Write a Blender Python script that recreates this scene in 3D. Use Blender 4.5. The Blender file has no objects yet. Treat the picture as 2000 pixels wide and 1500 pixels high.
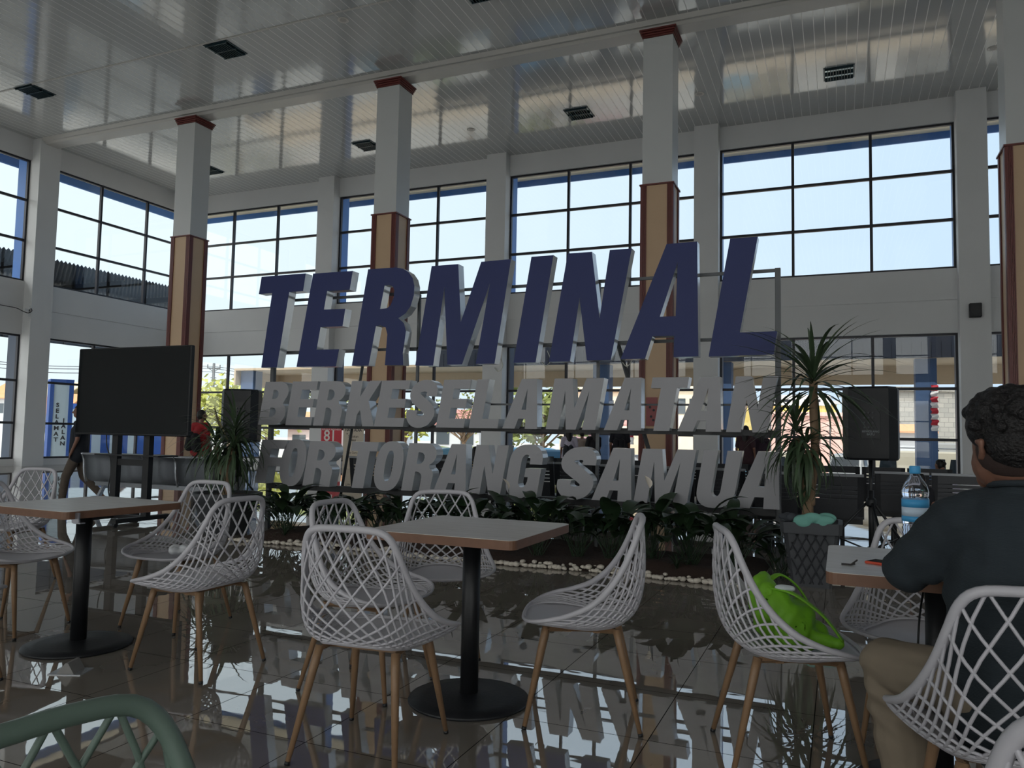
import bpy, math, random
import numpy as np
from mathutils import Vector, Matrix

S = bpy.context.scene
COL = S.collection
random.seed(7)
PI = math.pi

# ------------------------------------------------------------------ camera
F_PX = 1507.12
CAM_H = 1.2
YAW, PITCH, ROLL = -0.401659, 0.0658572, 0.0191172

def cam_axes():
    cy, sy = math.cos(YAW), math.sin(YAW); cp, sp = math.cos(PITCH), math.sin(PITCH)
    cr, sr = math.cos(ROLL), math.sin(ROLL)
    fwd = Vector((sy*cp, cy*cp, sp)); r0 = Vector((cy, -sy, 0)); u0 = r0.cross(fwd)
    return cr*r0 + sr*u0, -sr*r0 + cr*u0, fwd
RT, UP, FW = cam_axes()
cd = bpy.data.cameras.new('camera'); cam = bpy.data.objects.new('camera', cd); COL.objects.link(cam)
cam.matrix_world = Matrix(((RT.x, UP.x, -FW.x, 0), (RT.y, UP.y, -FW.y, 0), (RT.z, UP.z, -FW.z, CAM_H), (0, 0, 0, 1)))
cd.sensor_fit = 'HORIZONTAL'; cd.sensor_width = 36; cd.lens = F_PX/2000*36
cd.clip_start = .05; cd.clip_end = 500
S.camera = cam

def P(px, py, X=None, Y=None, Z=None):
    """world point where the sight line through photo pixel (px,py) meets the plane X=, Y= or Z="""
    d = RT*((px-1000)/F_PX) + UP*(-(py-750)/F_PX) + FW
    if X is not None: t = X/d.x
    elif Y is not None: t = Y/d.y
    else: t = (Z-CAM_H)/d.z
    return Vector((d.x*t, d.y*t, d.z*t+CAM_H))

# ------------------------------------------------------------------ world, sun, exposure
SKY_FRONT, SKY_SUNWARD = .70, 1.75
S.view_settings.view_transform = 'Standard'; S.view_settings.look = 'None'
S.view_settings.exposure = 0.82; S.view_settings.gamma = 1.0
S.view_settings.use_curve_mapping = False
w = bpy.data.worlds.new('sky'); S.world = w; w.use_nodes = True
nt = w.node_tree; nt.nodes.clear()
out = nt.nodes.new('ShaderNodeOutputWorld'); bg = nt.nodes.new('ShaderNodeBackground')
tc = nt.nodes.new('ShaderNodeTexCoord'); sep = nt.nodes.new('ShaderNodeSeparateXYZ')
mr = nt.nodes.new('ShaderNodeMapRange'); mr.inputs[1].default_value = -0.85; mr.inputs[2].default_value = 0.25
ramp = nt.nodes.new('ShaderNodeValToRGB')
ramp.color_ramp.elements[0].color = (.86, .96, 1.0, 1); ramp.color_ramp.elements[1].color = (.60, .765, .98, 1)
nt.links.new(tc.outputs['Generated'], sep.inputs[0]); nt.links.new(sep.outputs['X'], mr.inputs[0])
nt.links.new(mr.outputs[0], ramp.inputs[0]); nt.links.new(ramp.outputs[0], bg.inputs[0])
# sky raised towards the sun, behind the camera, to add fill light indoors
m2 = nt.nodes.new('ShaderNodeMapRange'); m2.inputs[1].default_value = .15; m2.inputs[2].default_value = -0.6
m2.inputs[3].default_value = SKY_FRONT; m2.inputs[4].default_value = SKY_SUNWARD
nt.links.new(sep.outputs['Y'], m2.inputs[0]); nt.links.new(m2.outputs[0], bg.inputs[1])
m3 = nt.nodes.new('ShaderNodeMapRange'); m3.inputs[1].default_value = .15; m3.inputs[2].default_value = -0.6   # and whiter there
nt.links.new(sep.outputs['Y'], m3.inputs[0]); mxw = nt.nodes.new('ShaderNodeMix'); mxw.data_type = 'RGBA'; mxw.inputs[7].default_value = (1, .985, .965, 1)
nt.links.new(m3.outputs[0], mxw.inputs[0]); nt.links.new(ramp.outputs[0], mxw.inputs[6]); nt.links.new(mxw.outputs[2], bg.inputs[0])
nt.links.new(bg.outputs[0], out.inputs[0])
sd = bpy.data.lights.new('sun', 'SUN'); sun = bpy.data.objects.new('sun', sd); COL.objects.link(sun)
sd.energy = 1.7; sd.angle = math.radians(.6); sd.color = (1, .97, .92)
sun.rotation_euler = (math.radians(30), 0, math.radians(18))   # high sun from the camera's side of the building

# ------------------------------------------------------------------ materials
def srgb(r, g, b):
    f = lambda c: (c/255/12.92) if c/255 <= .04045 else ((c/255+.055)/1.055)**2.4
    return (f(r), f(g), f(b), 1)
MATS = {}
def mat(name, col, rough=.5, metal=0, ior=1.45, noise=0, nscale=8, bump=0, coat=0, emit=None):
    if name in MATS: return MATS[name]
    m = bpy.data.materials.new(name); m.use_nodes = True; MATS[name] = m
    n = m.node_tree; b = n.nodes['Principled BSDF']
    b.inputs['Base Color'].default_value = col; b.inputs['Roughness'].default_value = rough
    b.inputs['Metallic'].default_value = metal; b.inputs['IOR'].default_value = ior
    b.inputs['Coat Weight'].default_value = coat
    t = n.nodes.new('ShaderNodeTexCoord'); ns = n.nodes.new('ShaderNodeTexNoise')
    ns.inputs['Scale'].default_value = nscale; ns.inputs['Detail'].default_value = 4
    n.links.new(t.outputs['Object'], ns.inputs['Vector'])
    if noise:
        mx = n.nodes.new('ShaderNodeMix'); mx.data_type = 'RGBA'
        mx.inputs[6].default_value = tuple(c*(1-noise) for c in col[:3])+(1,)
        mx.inputs[7].default_value = tuple(min(1, c*(1+noise)) for c in col[:3])+(1,)
        n.links.new(ns.outputs['Fac'], mx.inputs[0]); n.links.new(mx.outputs[2], b.inputs['Base Color'])
    if bump:
        bp = n.nodes.new('ShaderNodeBump'); bp.inputs['Strength'].default_value = bump; bp.inputs['Distance'].default_value = .01
        n.links.new(ns.outputs['Fac'], bp.inputs['Height']); n.links.new(bp.outputs[0], b.inputs['Normal'])
    if emit:
        b.inputs['Emission Color'].default_value = col; b.inputs['Emission Strength'].default_value = emit
    return m

def glass_mat(name, tint, refl=1.5, base=0.0):
    m = bpy.data.materials.new(name); m.use_nodes = True; MATS[name] = m
    n = m.node_tree; n.nodes.clear()
    o = n.nodes.new('ShaderNodeOutputMaterial'); mx = n.nodes.new('ShaderNodeMixShader')
    tr = n.nodes.new('ShaderNodeBsdfTransparent'); gl = n.nodes.new('ShaderNodeBsdfGlossy'); lw = n.nodes.new('ShaderNodeLayerWeight')
    tr.inputs[0].default_value = tint; gl.inputs['Roughness'].default_value = .01; lw.inputs[0].default_value = .5
    pw = n.nodes.new('ShaderNodeMath'); pw.operation = 'POWER'; pw.inputs[1].default_value = 5.0; n.links.new(lw.outputs['Facing'], pw.inputs[0])
    ma = n.nodes.new('ShaderNodeMath'); ma.operation = 'MULTIPLY_ADD'; ma.inputs[1].default_value = .9; ma.inputs[2].default_value = .03
    n.links.new(pw.outputs[0], ma.inputs[0]); n.links.new(ma.outputs[0], mx.inputs[0]); n.links.new(tr.outputs[0], mx.inputs[1]); n.links.new(gl.outputs[0], mx.inputs[2])
    n.links.new(mx.outputs[0], o.inputs[0]); return m
def noderamp(n, fac, stops, interp='LINEAR'):
    r = n.nodes.new('ShaderNodeValToRGB'); r.color_ramp.interpolation = interp
    els = r.color_ramp.elements
    while len(els) < len(stops): els.new(.5)
    for e, (p, c) in zip(els, stops): e.position = p; e.color = c
    n.links.new(fac, r.inputs[0]); return r.outputs[0]
def mathn(n, op, a, b=None):
    x = n.nodes.new('ShaderNodeMath'); x.operation = op
    for i, v in enumerate((a, b)):
        if v is None: continue
        if isinstance(v, (int, float)): x.inputs[i].default_value = v
        else: n.links.new(v, x.inputs[i])
    return x.outputs[0]

def floor_material():
    m = mat('polished_floor_tiles', srgb(120, 113, 104), .035, ior=3.6)
    n = m.node_tree; b = n.nodes['Principled BSDF']
    t = n.nodes.new('ShaderNodeTexCoord'); mp = n.nodes.new('ShaderNodeMapping')
    mp.inputs['Location'].default_value = (0.71, -0.12, 0)
    n.links.new(t.outputs['Object'], mp.inputs['Vector'])
    sx = n.nodes.new('ShaderNodeSeparateXYZ'); n.links.new(mp.outputs[0], sx.inputs[0])
    lines = []
    for ax in (0, 1):
        fr = mathn(n, 'FRACT', mathn(n, 'DIVIDE', sx.outputs[ax], .6))
        d = mathn(n, 'ABSOLUTE', mathn(n, 'SUBTRACT', fr, .5))
        lines.append(mathn(n, 'GREATER_THAN', d, .4965))
    grout = mathn(n, 'MAXIMUM', lines[0], lines[1])
    ns = n.nodes.new('ShaderNodeTexNoise'); ns.inputs['Scale'].default_value = 1.6; ns.inputs['Detail'].default_value = 6
    n.links.new(t.outputs['Object'], ns.inputs['Vector'])
    base = noderamp(n, ns.outputs['Fac'], [(.3, srgb(120, 113, 105)), (.7, srgb(142, 135, 127))])
    mx = n.nodes.new('ShaderNodeMix'); mx.data_type = 'RGBA'; mx.inputs[7].default_value = srgb(38, 36, 34)
    n.links.new(grout, mx.inputs[0]); n.links.new(base, mx.inputs[6]); n.links.new(mx.outputs[2], b.inputs['Base Color'])
    n.links.new(mathn(n, 'ADD', mathn(n, 'MULTIPLY', grout, .4), .012), b.inputs['Roughness'])
    n.links.new(mathn(n, 'MULTIPLY', mathn(n, 'SUBTRACT', 1.0, grout), .5), b.inputs['Specular IOR Level'])
    wv = n.nodes.new('ShaderNodeTexNoise'); wv.inputs['Scale'].default_value = 3.0; wv.inputs['Detail'].default_value = 2
    mp2 = n.nodes.new('ShaderNodeMapping'); mp2.inputs['Scale'].default_value = (1, 2.2, 1)
    n.links.new(t.outputs['Object'], mp2.inputs['Vector']); n.links.new(mp2.outputs[0], wv.inputs['Vector'])
    bp = n.nodes.new('ShaderNodeBump'); bp.inputs['Strength'].default_value = .04; bp.inputs['Distance'].default_value = .006
    n.links.new(wv.outputs['Fac'], bp.inputs['Height']); n.links.new(bp.outputs[0], b.inputs['Normal'])
    return m
def ceiling_material():
    m = mat('glossy_white_ceiling_slats', srgb(190, 188, 182), .1, ior=2.3)
    n = m.node_tree; b = n.nodes['Principled BSDF']
    t = n.nodes.new('ShaderNodeTexCoord'); sx = n.nodes.new('ShaderNodeSeparateXYZ'); n.links.new(t.outputs['Object'], sx.inputs[0])
    fr = mathn(n, 'FRACT', mathn(n, 'DIVIDE', sx.outputs[0], .215))
    d = mathn(n, 'ABSOLUTE', mathn(n, 'SUBTRACT', fr, .5))
    seam = mathn(n, 'GREATER_THAN', d, .465)
    mx = n.nodes.new('ShaderNodeMix'); mx.data_type = 'RGBA'
    mx.inputs[6].default_value = srgb(184, 185, 184); mx.inputs[7].default_value = srgb(226, 226, 222)  # pale seams, their bright highlight mixed into the colour
    n.links.new(seam, mx.inputs[0]); n.links.new(mx.outputs[2], b.inputs['Base Color'])
    n.links.new(mathn(n, 'ADD', mathn(n, 'MULTIPLY', seam, .25), .09), b.inputs['Roughness'])
    # every slat sags a little differently, so reflections break from slat to slat
    fl = mathn(n, 'FLOOR', mathn(n, 'DIVIDE', sx.outputs[0], .215))
    cmb = n.nodes.new('ShaderNodeCombineXYZ'); n.links.new(mathn(n, 'MULTIPLY', fl, .35), cmb.inputs[0])
    n.links.new(mathn(n, 'MULTIPLY', sx.outputs[1], .55), cmb.inputs[1])
    ns = n.nodes.new('ShaderNodeTexNoise'); ns.inputs['Scale'].default_value = 1.0; ns.inputs['Detail'].default_value = 2
    n.links.new(cmb.outputs[0], ns.inputs['Vector'])
    slat = mathn(n, 'MULTIPLY', mathn(n, 'MULTIPLY', d, d), .25)
    hh = mathn(n, 'ADD', mathn(n, 'MULTIPLY', ns.outputs['Fac'], 1.0), slat)
    bp = n.nodes.new('ShaderNodeBump'); bp.inputs['Strength'].default_value = .2; bp.inputs['Distance'].default_value = .03
    n.links.new(hh, bp.inputs['Height']); n.links.new(bp.outputs[0], b.inputs['Normal'])
    return m
M_FLOOR = floor_material(); M_CEIL = ceiling_material()
M_WALL = mat('painted_wall', srgb(212, 213, 214), .6, noise=.05, nscale=1.2)
M_BEIGE = mat('beige_cladding', srgb(196, 166, 134), .45, noise=.05, nscale=2)
M_MAROON = mat('maroon_fluting', srgb(104, 48, 44), .4)
M_WPIL = mat('white_pillar_panel', srgb(196, 198, 198), .35, noise=.03, nscale=2)
M_FRAME = mat('dark_window_frame', srgb(46, 46, 52), .4, metal=.3)
M_GLASS = glass_mat('window_glass', (.93, .95, .95, 1))
M_BLACK = mat('black_powder_coat', srgb(26, 27, 30), .45, noise=.1)
M_BLACKPL = mat('black_plastic', srgb(22, 24, 28), .5, noise=.15, nscale=60, bump=.1)
M_CHAIR = mat('white_moulded_plastic', srgb(182, 180, 186), .38, noise=.02)
M_GREEN = mat('sage_green_plastic', srgb(106, 124, 114), .4, noise=.03)
M_WOOD = mat('wood_look_leg', srgb(132, 104, 78), .45, noise=.15, nscale=14)
M_SOIL = mat('dark_soil', srgb(58, 44, 38), .95, noise=.5, nscale=30, bump=.8)
M_PEB = mat('white_pebble', srgb(206, 198, 186), .6, noise=.12, nscale=25)
M_GALV = mat('grey_square_tube', srgb(80, 82, 84), .45, metal=.4, noise=.1)

# ------------------------------------------------------------------ mesh helpers
class MB:
    def __init__(s): s.v = []; s.f = []; s.smooth = []; s.mi = []
    def add(s, vs, fs, smooth=False, mi=0):
        o = len(s.v); s.v += [tuple(v) for v in vs]; s.f += [tuple(i+o for i in f) for f in fs]
        s.smooth += [smooth]*len(fs); s.mi += [mi]*len(fs); return s
    def box(s, x0, x1, y0, y1, z0, z1, mi=0, M=None):
        vs = [Vector((x, y, z)) for z in (z0, z1) for y in (y0, y1) for x in (x0, x1)]
        if M is not None: vs = [M @ v for v in vs]
        return s.add(vs, [(0, 2, 3, 1), (4, 5, 7, 6), (0, 1, 5, 4), (2, 6, 7, 3), (0, 4, 6, 2), (1, 3, 7, 5)], False, mi)
    def bbox(s, x0, x1, y0, y1, z0, z1, b=.01, mi=0, M=None):
        """box with chamfered edges"""
        prof = [(x0+b, y0), (x1-b, y0), (x1, y0+b), (x1, y1-b), (x1-b, y1), (x0+b, y1), (x0, y1-b), (x0, y0+b)]
        ins = [(x0+b, y0+b), (x1-b, y0+b), (x1-b, y0+b), (x1-b, y1-b), (x1-b, y1-b), (x0+b, y1-b), (x0+b, y1-b), (x0+b, y0+b)]
        vs = [Vector((*p, z0)) for p in ins]+[Vector((*p, z0+b)) for p in prof]+[Vector((*p, z1-b)) for p in prof]+[Vector((*p, z1)) for p in ins]
        if M is not None: vs = [M @ v for v in vs]
        fs = [tuple(range(7, -1, -1)), tuple(range(24, 32))]
        for r in range(3):
            for i in range(8): j = (i+1) % 8; fs.append((r*8+i, r*8+j, r*8+8+j, r*8+8+i))
        return s.add(vs, fs, False, mi)
    def tube(s, pts, r, n=8, caps=True, smooth=True, mi=0, flat=None, closed=False):
        """swept round section; r number or list; flat=(a,b) scale of section along its two axes"""
        pts = [Vector(p) for p in pts]; k = len(pts)
        if not hasattr(r, '__len__'): r = [r]*k
        vs = []; t0 = None; u = None
        for i, p in enumerate(pts):
            if closed: t = pts[(i+1) % k]-pts[i-1]
            else: t = pts[min(i+1, k-1)]-pts[max(i-1, 0)]
            t = t.normalized() if t.length > 1e-9 else Vector((0, 0, 1))
            if u is None:
                a = Vector((0, 0, 1)) if abs(t.z) < .9 else Vector((0, 1, 0))
                u = t.cross(a).normalized()
            else:
                u = (u - t*u.dot(t)); u = u.normalized() if u.length > 1e-6 else t.orthogonal().normalized()
            v = t.cross(u)
            fa, fb = flat if flat else (1, 1)
            for j in range(n):
                a = 2*PI*j/n; vs.append(p+(u*math.cos(a)*fa+v*math.sin(a)*fb)*r[i])
        fs = []
        for i in range(k if closed else k-1):
            for j in range(n):
                a, b = i*n+j, i*n+(j+1) % n; c, d = ((i+1) % k)*n+(j+1) % n, ((i+1) % k)*n+j
                fs.append((a, b, c, d))
        s.add(vs, fs, smooth, mi)
        if caps and not closed:
            o = len(s.v)-len(vs)
            s.f += [tuple(o+j for j in range(n-1, -1, -1)), tuple(o+(k-1)*n+j for j in range(n))]
            s.smooth += [False, False]; s.mi += [mi, mi]
        return s
    def lathe(s, prof, n=24, c=(0, 0, 0), smooth=True, mi=0, M=None):
        vs = []
        for (r, z) in prof:
            for j in range(n):
                a = 2*PI*j/n; v = Vector((c[0]+r*math.cos(a), c[1]+r*math.sin(a), c[2]+z)); vs.append(M @ v if M is not None else v)
        fs = [(i*n+j, i*n+(j+1) % n, (i+1)*n+(j+1) % n, (i+1)*n+j) for i in range(len(prof)-1) for j in range(n)]
        s.add(vs, fs, smooth, mi)
        o = len(s.v)-len(vs); k = len(prof)
        s.f += [tuple(o+j for j in range(n-1, -1, -1)), tuple(o+(k-1)*n+j for j in range(n))]
        s.smooth += [False, False]; s.mi += [mi, mi]; return s
    def ball(s, c, r, n=12, m=8, M=None, mi=0):
        rx, ry, rz = (r, r, r) if not hasattr(r, '__len__') else r
        vs = []; fs = []
        for i in range(m+1):
            ph = PI*i/m
            for j in range(n):
                a = 2*PI*j/n; v = Vector((rx*math.sin(ph)*math.cos(a), ry*math.sin(ph)*math.sin(a), rz*math.cos(ph)))
                if M is not None: v = M @ v
                vs.append(Vector(c)+v)
        for i in range(m):
            for j in range(n): fs.append((i*n+j, (i+1)*n+j, (i+1)*n+(j+1) % n, i*n+(j+1) % n))
        return s.add(vs, fs, True, mi)
    def prism(s, poly, a0, a1, axis='Y', mi=0, smooth=False):
        """closed polygon (convex or simple) swept along an axis"""
        n = len(poly)
        def pt(p, a): return {'Y': (p[0], a, p[1]), 'X': (a, p[0], p[1]), 'Z': (p[0], p[1], a)}[axis]
        vs = [pt(p, a0) for p in poly]+[pt(p, a1) for p in poly]
        fs = [tuple(range(n)), tuple(range(2*n-1, n-1, -1))]+[(i, i+n, (i+1) % n+n, (i+1) % n) for i in range(n)]
        return s.add(vs, fs, smooth, mi)
    def mesh(s, name, mats):
        me = bpy.data.meshes.new(name); me.from_pydata(s.v, [], s.f)
        for m in (mats if isinstance(mats, (list, tuple)) else [mats]): me.materials.append(m)
        me.polygons.foreach_set('use_smooth', s.smooth); me.polygons.foreach_set('material_index', s.mi)
        me.update(); return me
    def build(s, name, mats, parent=None, loc=None):
        o = bpy.data.objects.new(name, s.mesh(name, mats)); COL.objects.link(o)
        if parent is not None: o.parent = parent
        if loc is not None: o.location = loc
        return o
def tag(o, label=None, cat=None, group=None, kind=None):
    if label: o['label'] = label
    if cat: o['category'] = cat
    if group: o['group'] = group
    if kind: o['kind'] = kind
    return o
def thing(name, label, cat, loc=(0, 0, 0), rz=0, group=None):
    o = bpy.data.objects.new(name, None); COL.objects.link(o); o.empty_display_size = .1
    o.location = loc; o.rotation_euler = (0, 0, rz); return tag(o, label, cat, group)
def struct(o): o['kind'] = 'structure'; return o
def dup(root, loc, rz, label, group=None):
    r = root.copy(); COL.objects.link(r); r.location = loc; r.rotation_euler = (0, 0, rz); r['label'] = label
    if group: r['group'] = group
    for ch in list(root.children):
        c = ch.copy(); COL.objects.link(c); c.parent = r
        for g in list(ch.children):
            d = g.copy(); COL.objects.link(d); d.parent = c
    return r
def catmull(pts, n):
    pts = [Vector(p) for p in pts]; out = []
    for i in range(len(pts)-1):
        p0, p1, p2, p3 = pts[max(i-1, 0)], pts[i], pts[i+1], pts[min(i+2, len(pts)-1)]
        for k in range(n):
            t = k/n
            out.append(.5*((2*p1)+(p2-p0)*t+(2*p0-5*p1+4*p2-p3)*t*t+(3*p1-p0-3*p2+p3)*t**3))
    out.append(pts[-1]); return out
def text_mesh(body, size, ex, name, m, parent, M, align='CENTER', spacing=1.0, bold=0.0):
    cu = bpy.data.curves.new(name, 'FONT'); cu.body = body; cu.size = size; cu.extrude = ex; cu.offset = bold
    cu.align_x = align; cu.align_y = 'CENTER'; cu.space_line = spacing; cu.resolution_u = 3
    t = bpy.data.objects.new(name, cu); COL.objects.link(t)
    bpy.context.view_layer.update()
    dg = bpy.context.evaluated_depsgraph_get()
    me = bpy.data.meshes.new_from_object(t.evaluated_get(dg)); bpy.data.objects.remove(t); bpy.data.curves.remove(cu)
    me.materials.clear(); me.materials.append(m)
    o = bpy.data.objects.new(name, me); COL.objects.link(o); me.transform(M); o.parent = parent
    return o
def flesh(name, caps, m, parent, voxel=.012, smooth=4, balls=()):
    """continuous body surface: tapered limbs and rounded masses fused into one skin"""
    b = MB()
    for c in caps:
        p0, p1, r0, r1 = Vector(c[0]), Vector(c[1]), c[2], c[3]
        d = p1-p0; L = max(d.length, 1e-4); q = Vector((0, 0, 1)).rotation_difference(d).to_matrix()
        n = 12; prof = []
        for i in range(5): a = -PI/2+PI/2*i/4; prof.append((max(r0*math.cos(a), 1e-4), r0*math.sin(a)))
        for i in range(5): a = PI/2*i/4; prof.append((max(r1*math.cos(a), 1e-4), L+r1*math.sin(a)))
        fl = c[4] if len(c) > 4 else (1, 1)
        Mx = Matrix.Translation(p0) @ q.to_4x4()
        vs = []
        for (r, z) in prof:
            for j in range(n):
                a = 2*PI*j/n; v = Mx @ Vector((r*math.cos(a), r*math.sin(a), z)); vs.append(v)
        if fl != (1, 1):
            ax = Vector(fl[0]).normalized(); k = fl[1]
            vs = [v - ax*((v-p0).dot(ax) - (p1-p0).dot(ax)*max(0, min(1, (v-p0).dot(d)/(L*L))))*(1-k) for v in vs]
        fs = [(i*n+j, i*n+(j+1) % n, (i+1)*n+(j+1) % n, (i+1)*n+j) for i in range(9) for j in range(n)]
        b.add(vs, fs+[tuple(range(n-1, -1, -1)), tuple(9*n+j for j in range(n))], True)
    for bl in balls:
        Mr = bl[2] if len(bl) > 2 else None
        b.ball(bl[0], bl[1], 16, 10, Mr)
    o = bpy.data.objects.new(name, b.mesh(name, m)); COL.objects.link(o)
    rm = o.modifiers.new('r', 'REMESH'); rm.mode = 'VOXEL'; rm.voxel_size = voxel; rm.use_smooth_shade = True
    if smooth:
        sm = o.modifiers.new('s', 'SMOOTH'); sm.factor = .5; sm.iterations = smooth
    bpy.context.view_layer.update(); dg = bpy.context.evaluated_depsgraph_get()
    me = bpy.data.meshes.new_from_object(o.evaluated_get(dg)); me.name = name
    bpy.data.objects.remove(o)
    me.materials.clear(); me.materials.append(m)
    me.polygons.foreach_set('use_smooth', [True]*len(me.polygons)); me.polygons.foreach_set('material_index', [0]*len(me.polygons))
    r = bpy.data.objects.new(name, me); COL.objects.link(r); r.parent = parent; return r

# ------------------------------------------------------------------ the hall
XL, XR, YB, YF, ZC = -22.6, 16.0, 21.7, -12.0, 9.93
WZ = [(.2, 3.93, (1.28, 2.55)), (5.55, 9.28, (6.80, 8.04))]
COLX = [-16.15, -9.75, -3.35, 3.05, 9.45]
COLY = [15.78, 9.38, 2.98, -3.42, -9.82]
struct(MB().box(XL-.4, XR+.4, YF-.4, YB+.4, -.2, 0).build('floor', M_FLOOR))
struct(MB().box(XL-.3, XR+.3, YF-.3, YB+.3, ZC, ZC+.15).build('ceiling', M_CEIL))
def wall_bands(mb, axis, pos, a0, a1, thick, sgn):
    for (z0, z1) in ((0, .2), (3.93, 4.74), (4.76, 5.55), (9.28, ZC)):
        if axis == 'Y': mb.box(a0, a1, min(pos, pos+sgn*thick), max(pos, pos+sgn*thick), z0, z1)
        else: mb.box(min(pos, pos+sgn*thick), max(pos, pos+sgn*thick), a0, a1, z0, z1)
    if axis == 'Y': mb.box(a0, a1, min(pos+sgn*.02, pos+sgn*thick), max(pos+sgn*.02, pos+sgn*thick), 4.74, 4.76)
    else: mb.box(min(pos+sgn*.02, pos+sgn*thick), max(pos+sgn*.02, pos+sgn*thick), a0, a1, 4.74, 4.76)
b = MB(); wall_bands(b, 'Y', YB, XL-.25, XR, .25, 1); struct(b.build('wall_back', M_WALL))
b = MB(); wall_bands(b, 'X', XL, YF, YB, .25, -1); struct(b.build('wall_left', M_WALL))
b = MB(); wall_bands(b, 'Y', YF, XL-.25, XR, .25, -1); struct(b.build('wall_front', M_WALL))
struct(MB().box(XR, XR+.25, YF, YB, 0, ZC).build('wall_right', M_WALL))
M_BLUE = mat('blue_exterior_paint', srgb(66, 118, 190), .5, noise=.1)
nwin = [0]
M_DKFIN = mat('dark_slate_paint', srgb(52, 66, 86), .5, noise=.1)
def window(axis, pos, a0, a1, z0, z1, trans, sgn, ndiv=3):
    nwin[0] += 1; fr = MB(); gl = MB(); t = .055; d0, d1 = pos+sgn*.06, pos+sgn*.15
    lo, hi = min(d0, d1), max(d0, d1); g = (lo+hi)/2
    def bar(u0, u1, w0, w1, e=0):
        if axis == 'Y': fr.box(u0, u1, lo-e, hi+e, w0, w1)
        else: fr.box(lo-e, hi+e, u0, u1, w0, w1)
    bar(a0, a0+t, z0, z1); bar(a1-t, a1, z0, z1); bar(a0+t, a1-t, z0, z0+t); bar(a0+t, a1-t, z1-t, z1)
    vs = [a0+(a1-a0)*k/ndiv for k in range(1, ndiv)]
    for v in vs: bar(v-.035, v+.035, z0+t, z1-t)
    xs = [a0+t]+vs+[a1-t]
    for z in trans:
        for i in range(len(xs)-1): bar(xs[i]+(.035 if i else 0), xs[i+1]-(.035 if i < len(xs)-2 else 0), z-.035, z+.035, -.005)
    if axis == 'Y': gl.box(a0+t, a1-t, g-.004, g+.004, z0+t, z1-t)
    else: gl.box(g-.004, g+.004, a0+t, a1-t, z0+t, z1-t)
    o = struct(fr.build('window_%d' % nwin[0], M_FRAME)); gl.build('glass_panes', M_GLASS, o); return o
bx = [XL+.05]+COLX+[XR-.05]
for i in range(len(bx)-1):
    a0 = bx[i]+(.33 if i else 0); a1 = bx[i+1]-(.33 if i < len(bx)-2 else 0)
    for (z0, z1, tr) in WZ:
        window('Y', YB, a0, a1, z0, z1, tr, 1); window('Y', YF, a0, a1, z0, z1, tr, -1)  # front-wall windows, out of view, added to let in fill light
by = [YB-.02]+COLY+[YF+.05]
for i in range(len(by)-1):
    a1 = by[i]-(.33 if i else 0); a0 = by[i+1]+(.33 if i < len(by)-2 else 0)
    if i >= 3: struct(MB().box(XL-.2, XL-.02, a0-.01, a1+.01, .19, 9.29).build('wall_left', M_WALL)); continue  # unseen bays filled solid to darken the flat screen's reflection
    for (z0, z1, tr) in WZ: window('X', XL, a0, a1, z0, z1, tr, -1)
nt_ = [0]
def trim(mb, m, parts=()):
    nt_[0] += 1; o = struct(mb.build('trim_%d' % nt_[0], m)); return o
for x in COLX:   # engaged columns, white inside and painted blue outside
    o = trim(MB().box(x-.33, x+.33, YB-.32, YB+.16, 0, ZC), M_WALL)
    MB().box(x-.36, x+.36, YB+.16, YB+.55, 4.2, ZC).build('outer_fin', M_BLUE, o); MB().box(x-.36, x+.36, YB+.16, YB+.55, -.1, 4.2).build('outer_fin', M_DKFIN, o)
    trim(MB().box(x-.33, x+.33, YF-.16, YF+.32, 0, ZC), M_WALL)
for y in COLY:
    o = trim(MB().box(XL-.16, XL+.36, y-.33, y+.33, 0, ZC), M_WALL)
    MB().box(XL-.55, XL-.16, y-.36, y+.36, 4.2, ZC).build('outer_fin', M_BLUE, o); MB().box(XL-.55, XL-.16, y-.36, y+.36, -.1, 4.2).build('outer_fin', M_DKFIN, o)
# shallow cornice beam over the pillar row and the ceiling joint
bm_ = MB()
bm_.prism([(15.45, ZC), (15.5, 9.84), (15.56, 9.84), (15.6, 9.78), (16.0, 9.78), (16.04, 9.84), (16.1, 9.84), (16.15, ZC)], XL, XR, 'X')
trim(bm_, mat('white_cornice', srgb(190, 188, 184), .3))
trim(MB().box(XL, XR, 12.82, 12.86, ZC-.015, ZC), mat('white_cornice', (1, 1, 1, 1)))
# roof eave outside: cream soffit and blue fascia
M_CREAM = mat('cream_soffit', srgb(240, 226, 198), .6)
e = thing('roof_eave', 'cream eave with a blue fascia running above the upper windows outside', 'roof eave', (0, 0, 9.9))
MB().box(XL-2.2, XR, YB+.25, YB+2.32, 0, .05).box(XL-2.1, XL-.25, YF, YB+.25, 0, .05).build('soffit', M_CREAM, e)
MB().box(XL-2.2, XR, YB+2.32, YB+2.38, -.2, .25).box(XL-2.2, XL-2.1, YF, YB+2.32, -.26, .25).build('fascia', M_BLUE, e)
MB().box(XL-2.2, XR+.4, YF-.4, YB+2.1, .27, .33).build('roof_sheet', mat('roof_metal', srgb(120, 122, 126), .5), e)

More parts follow.
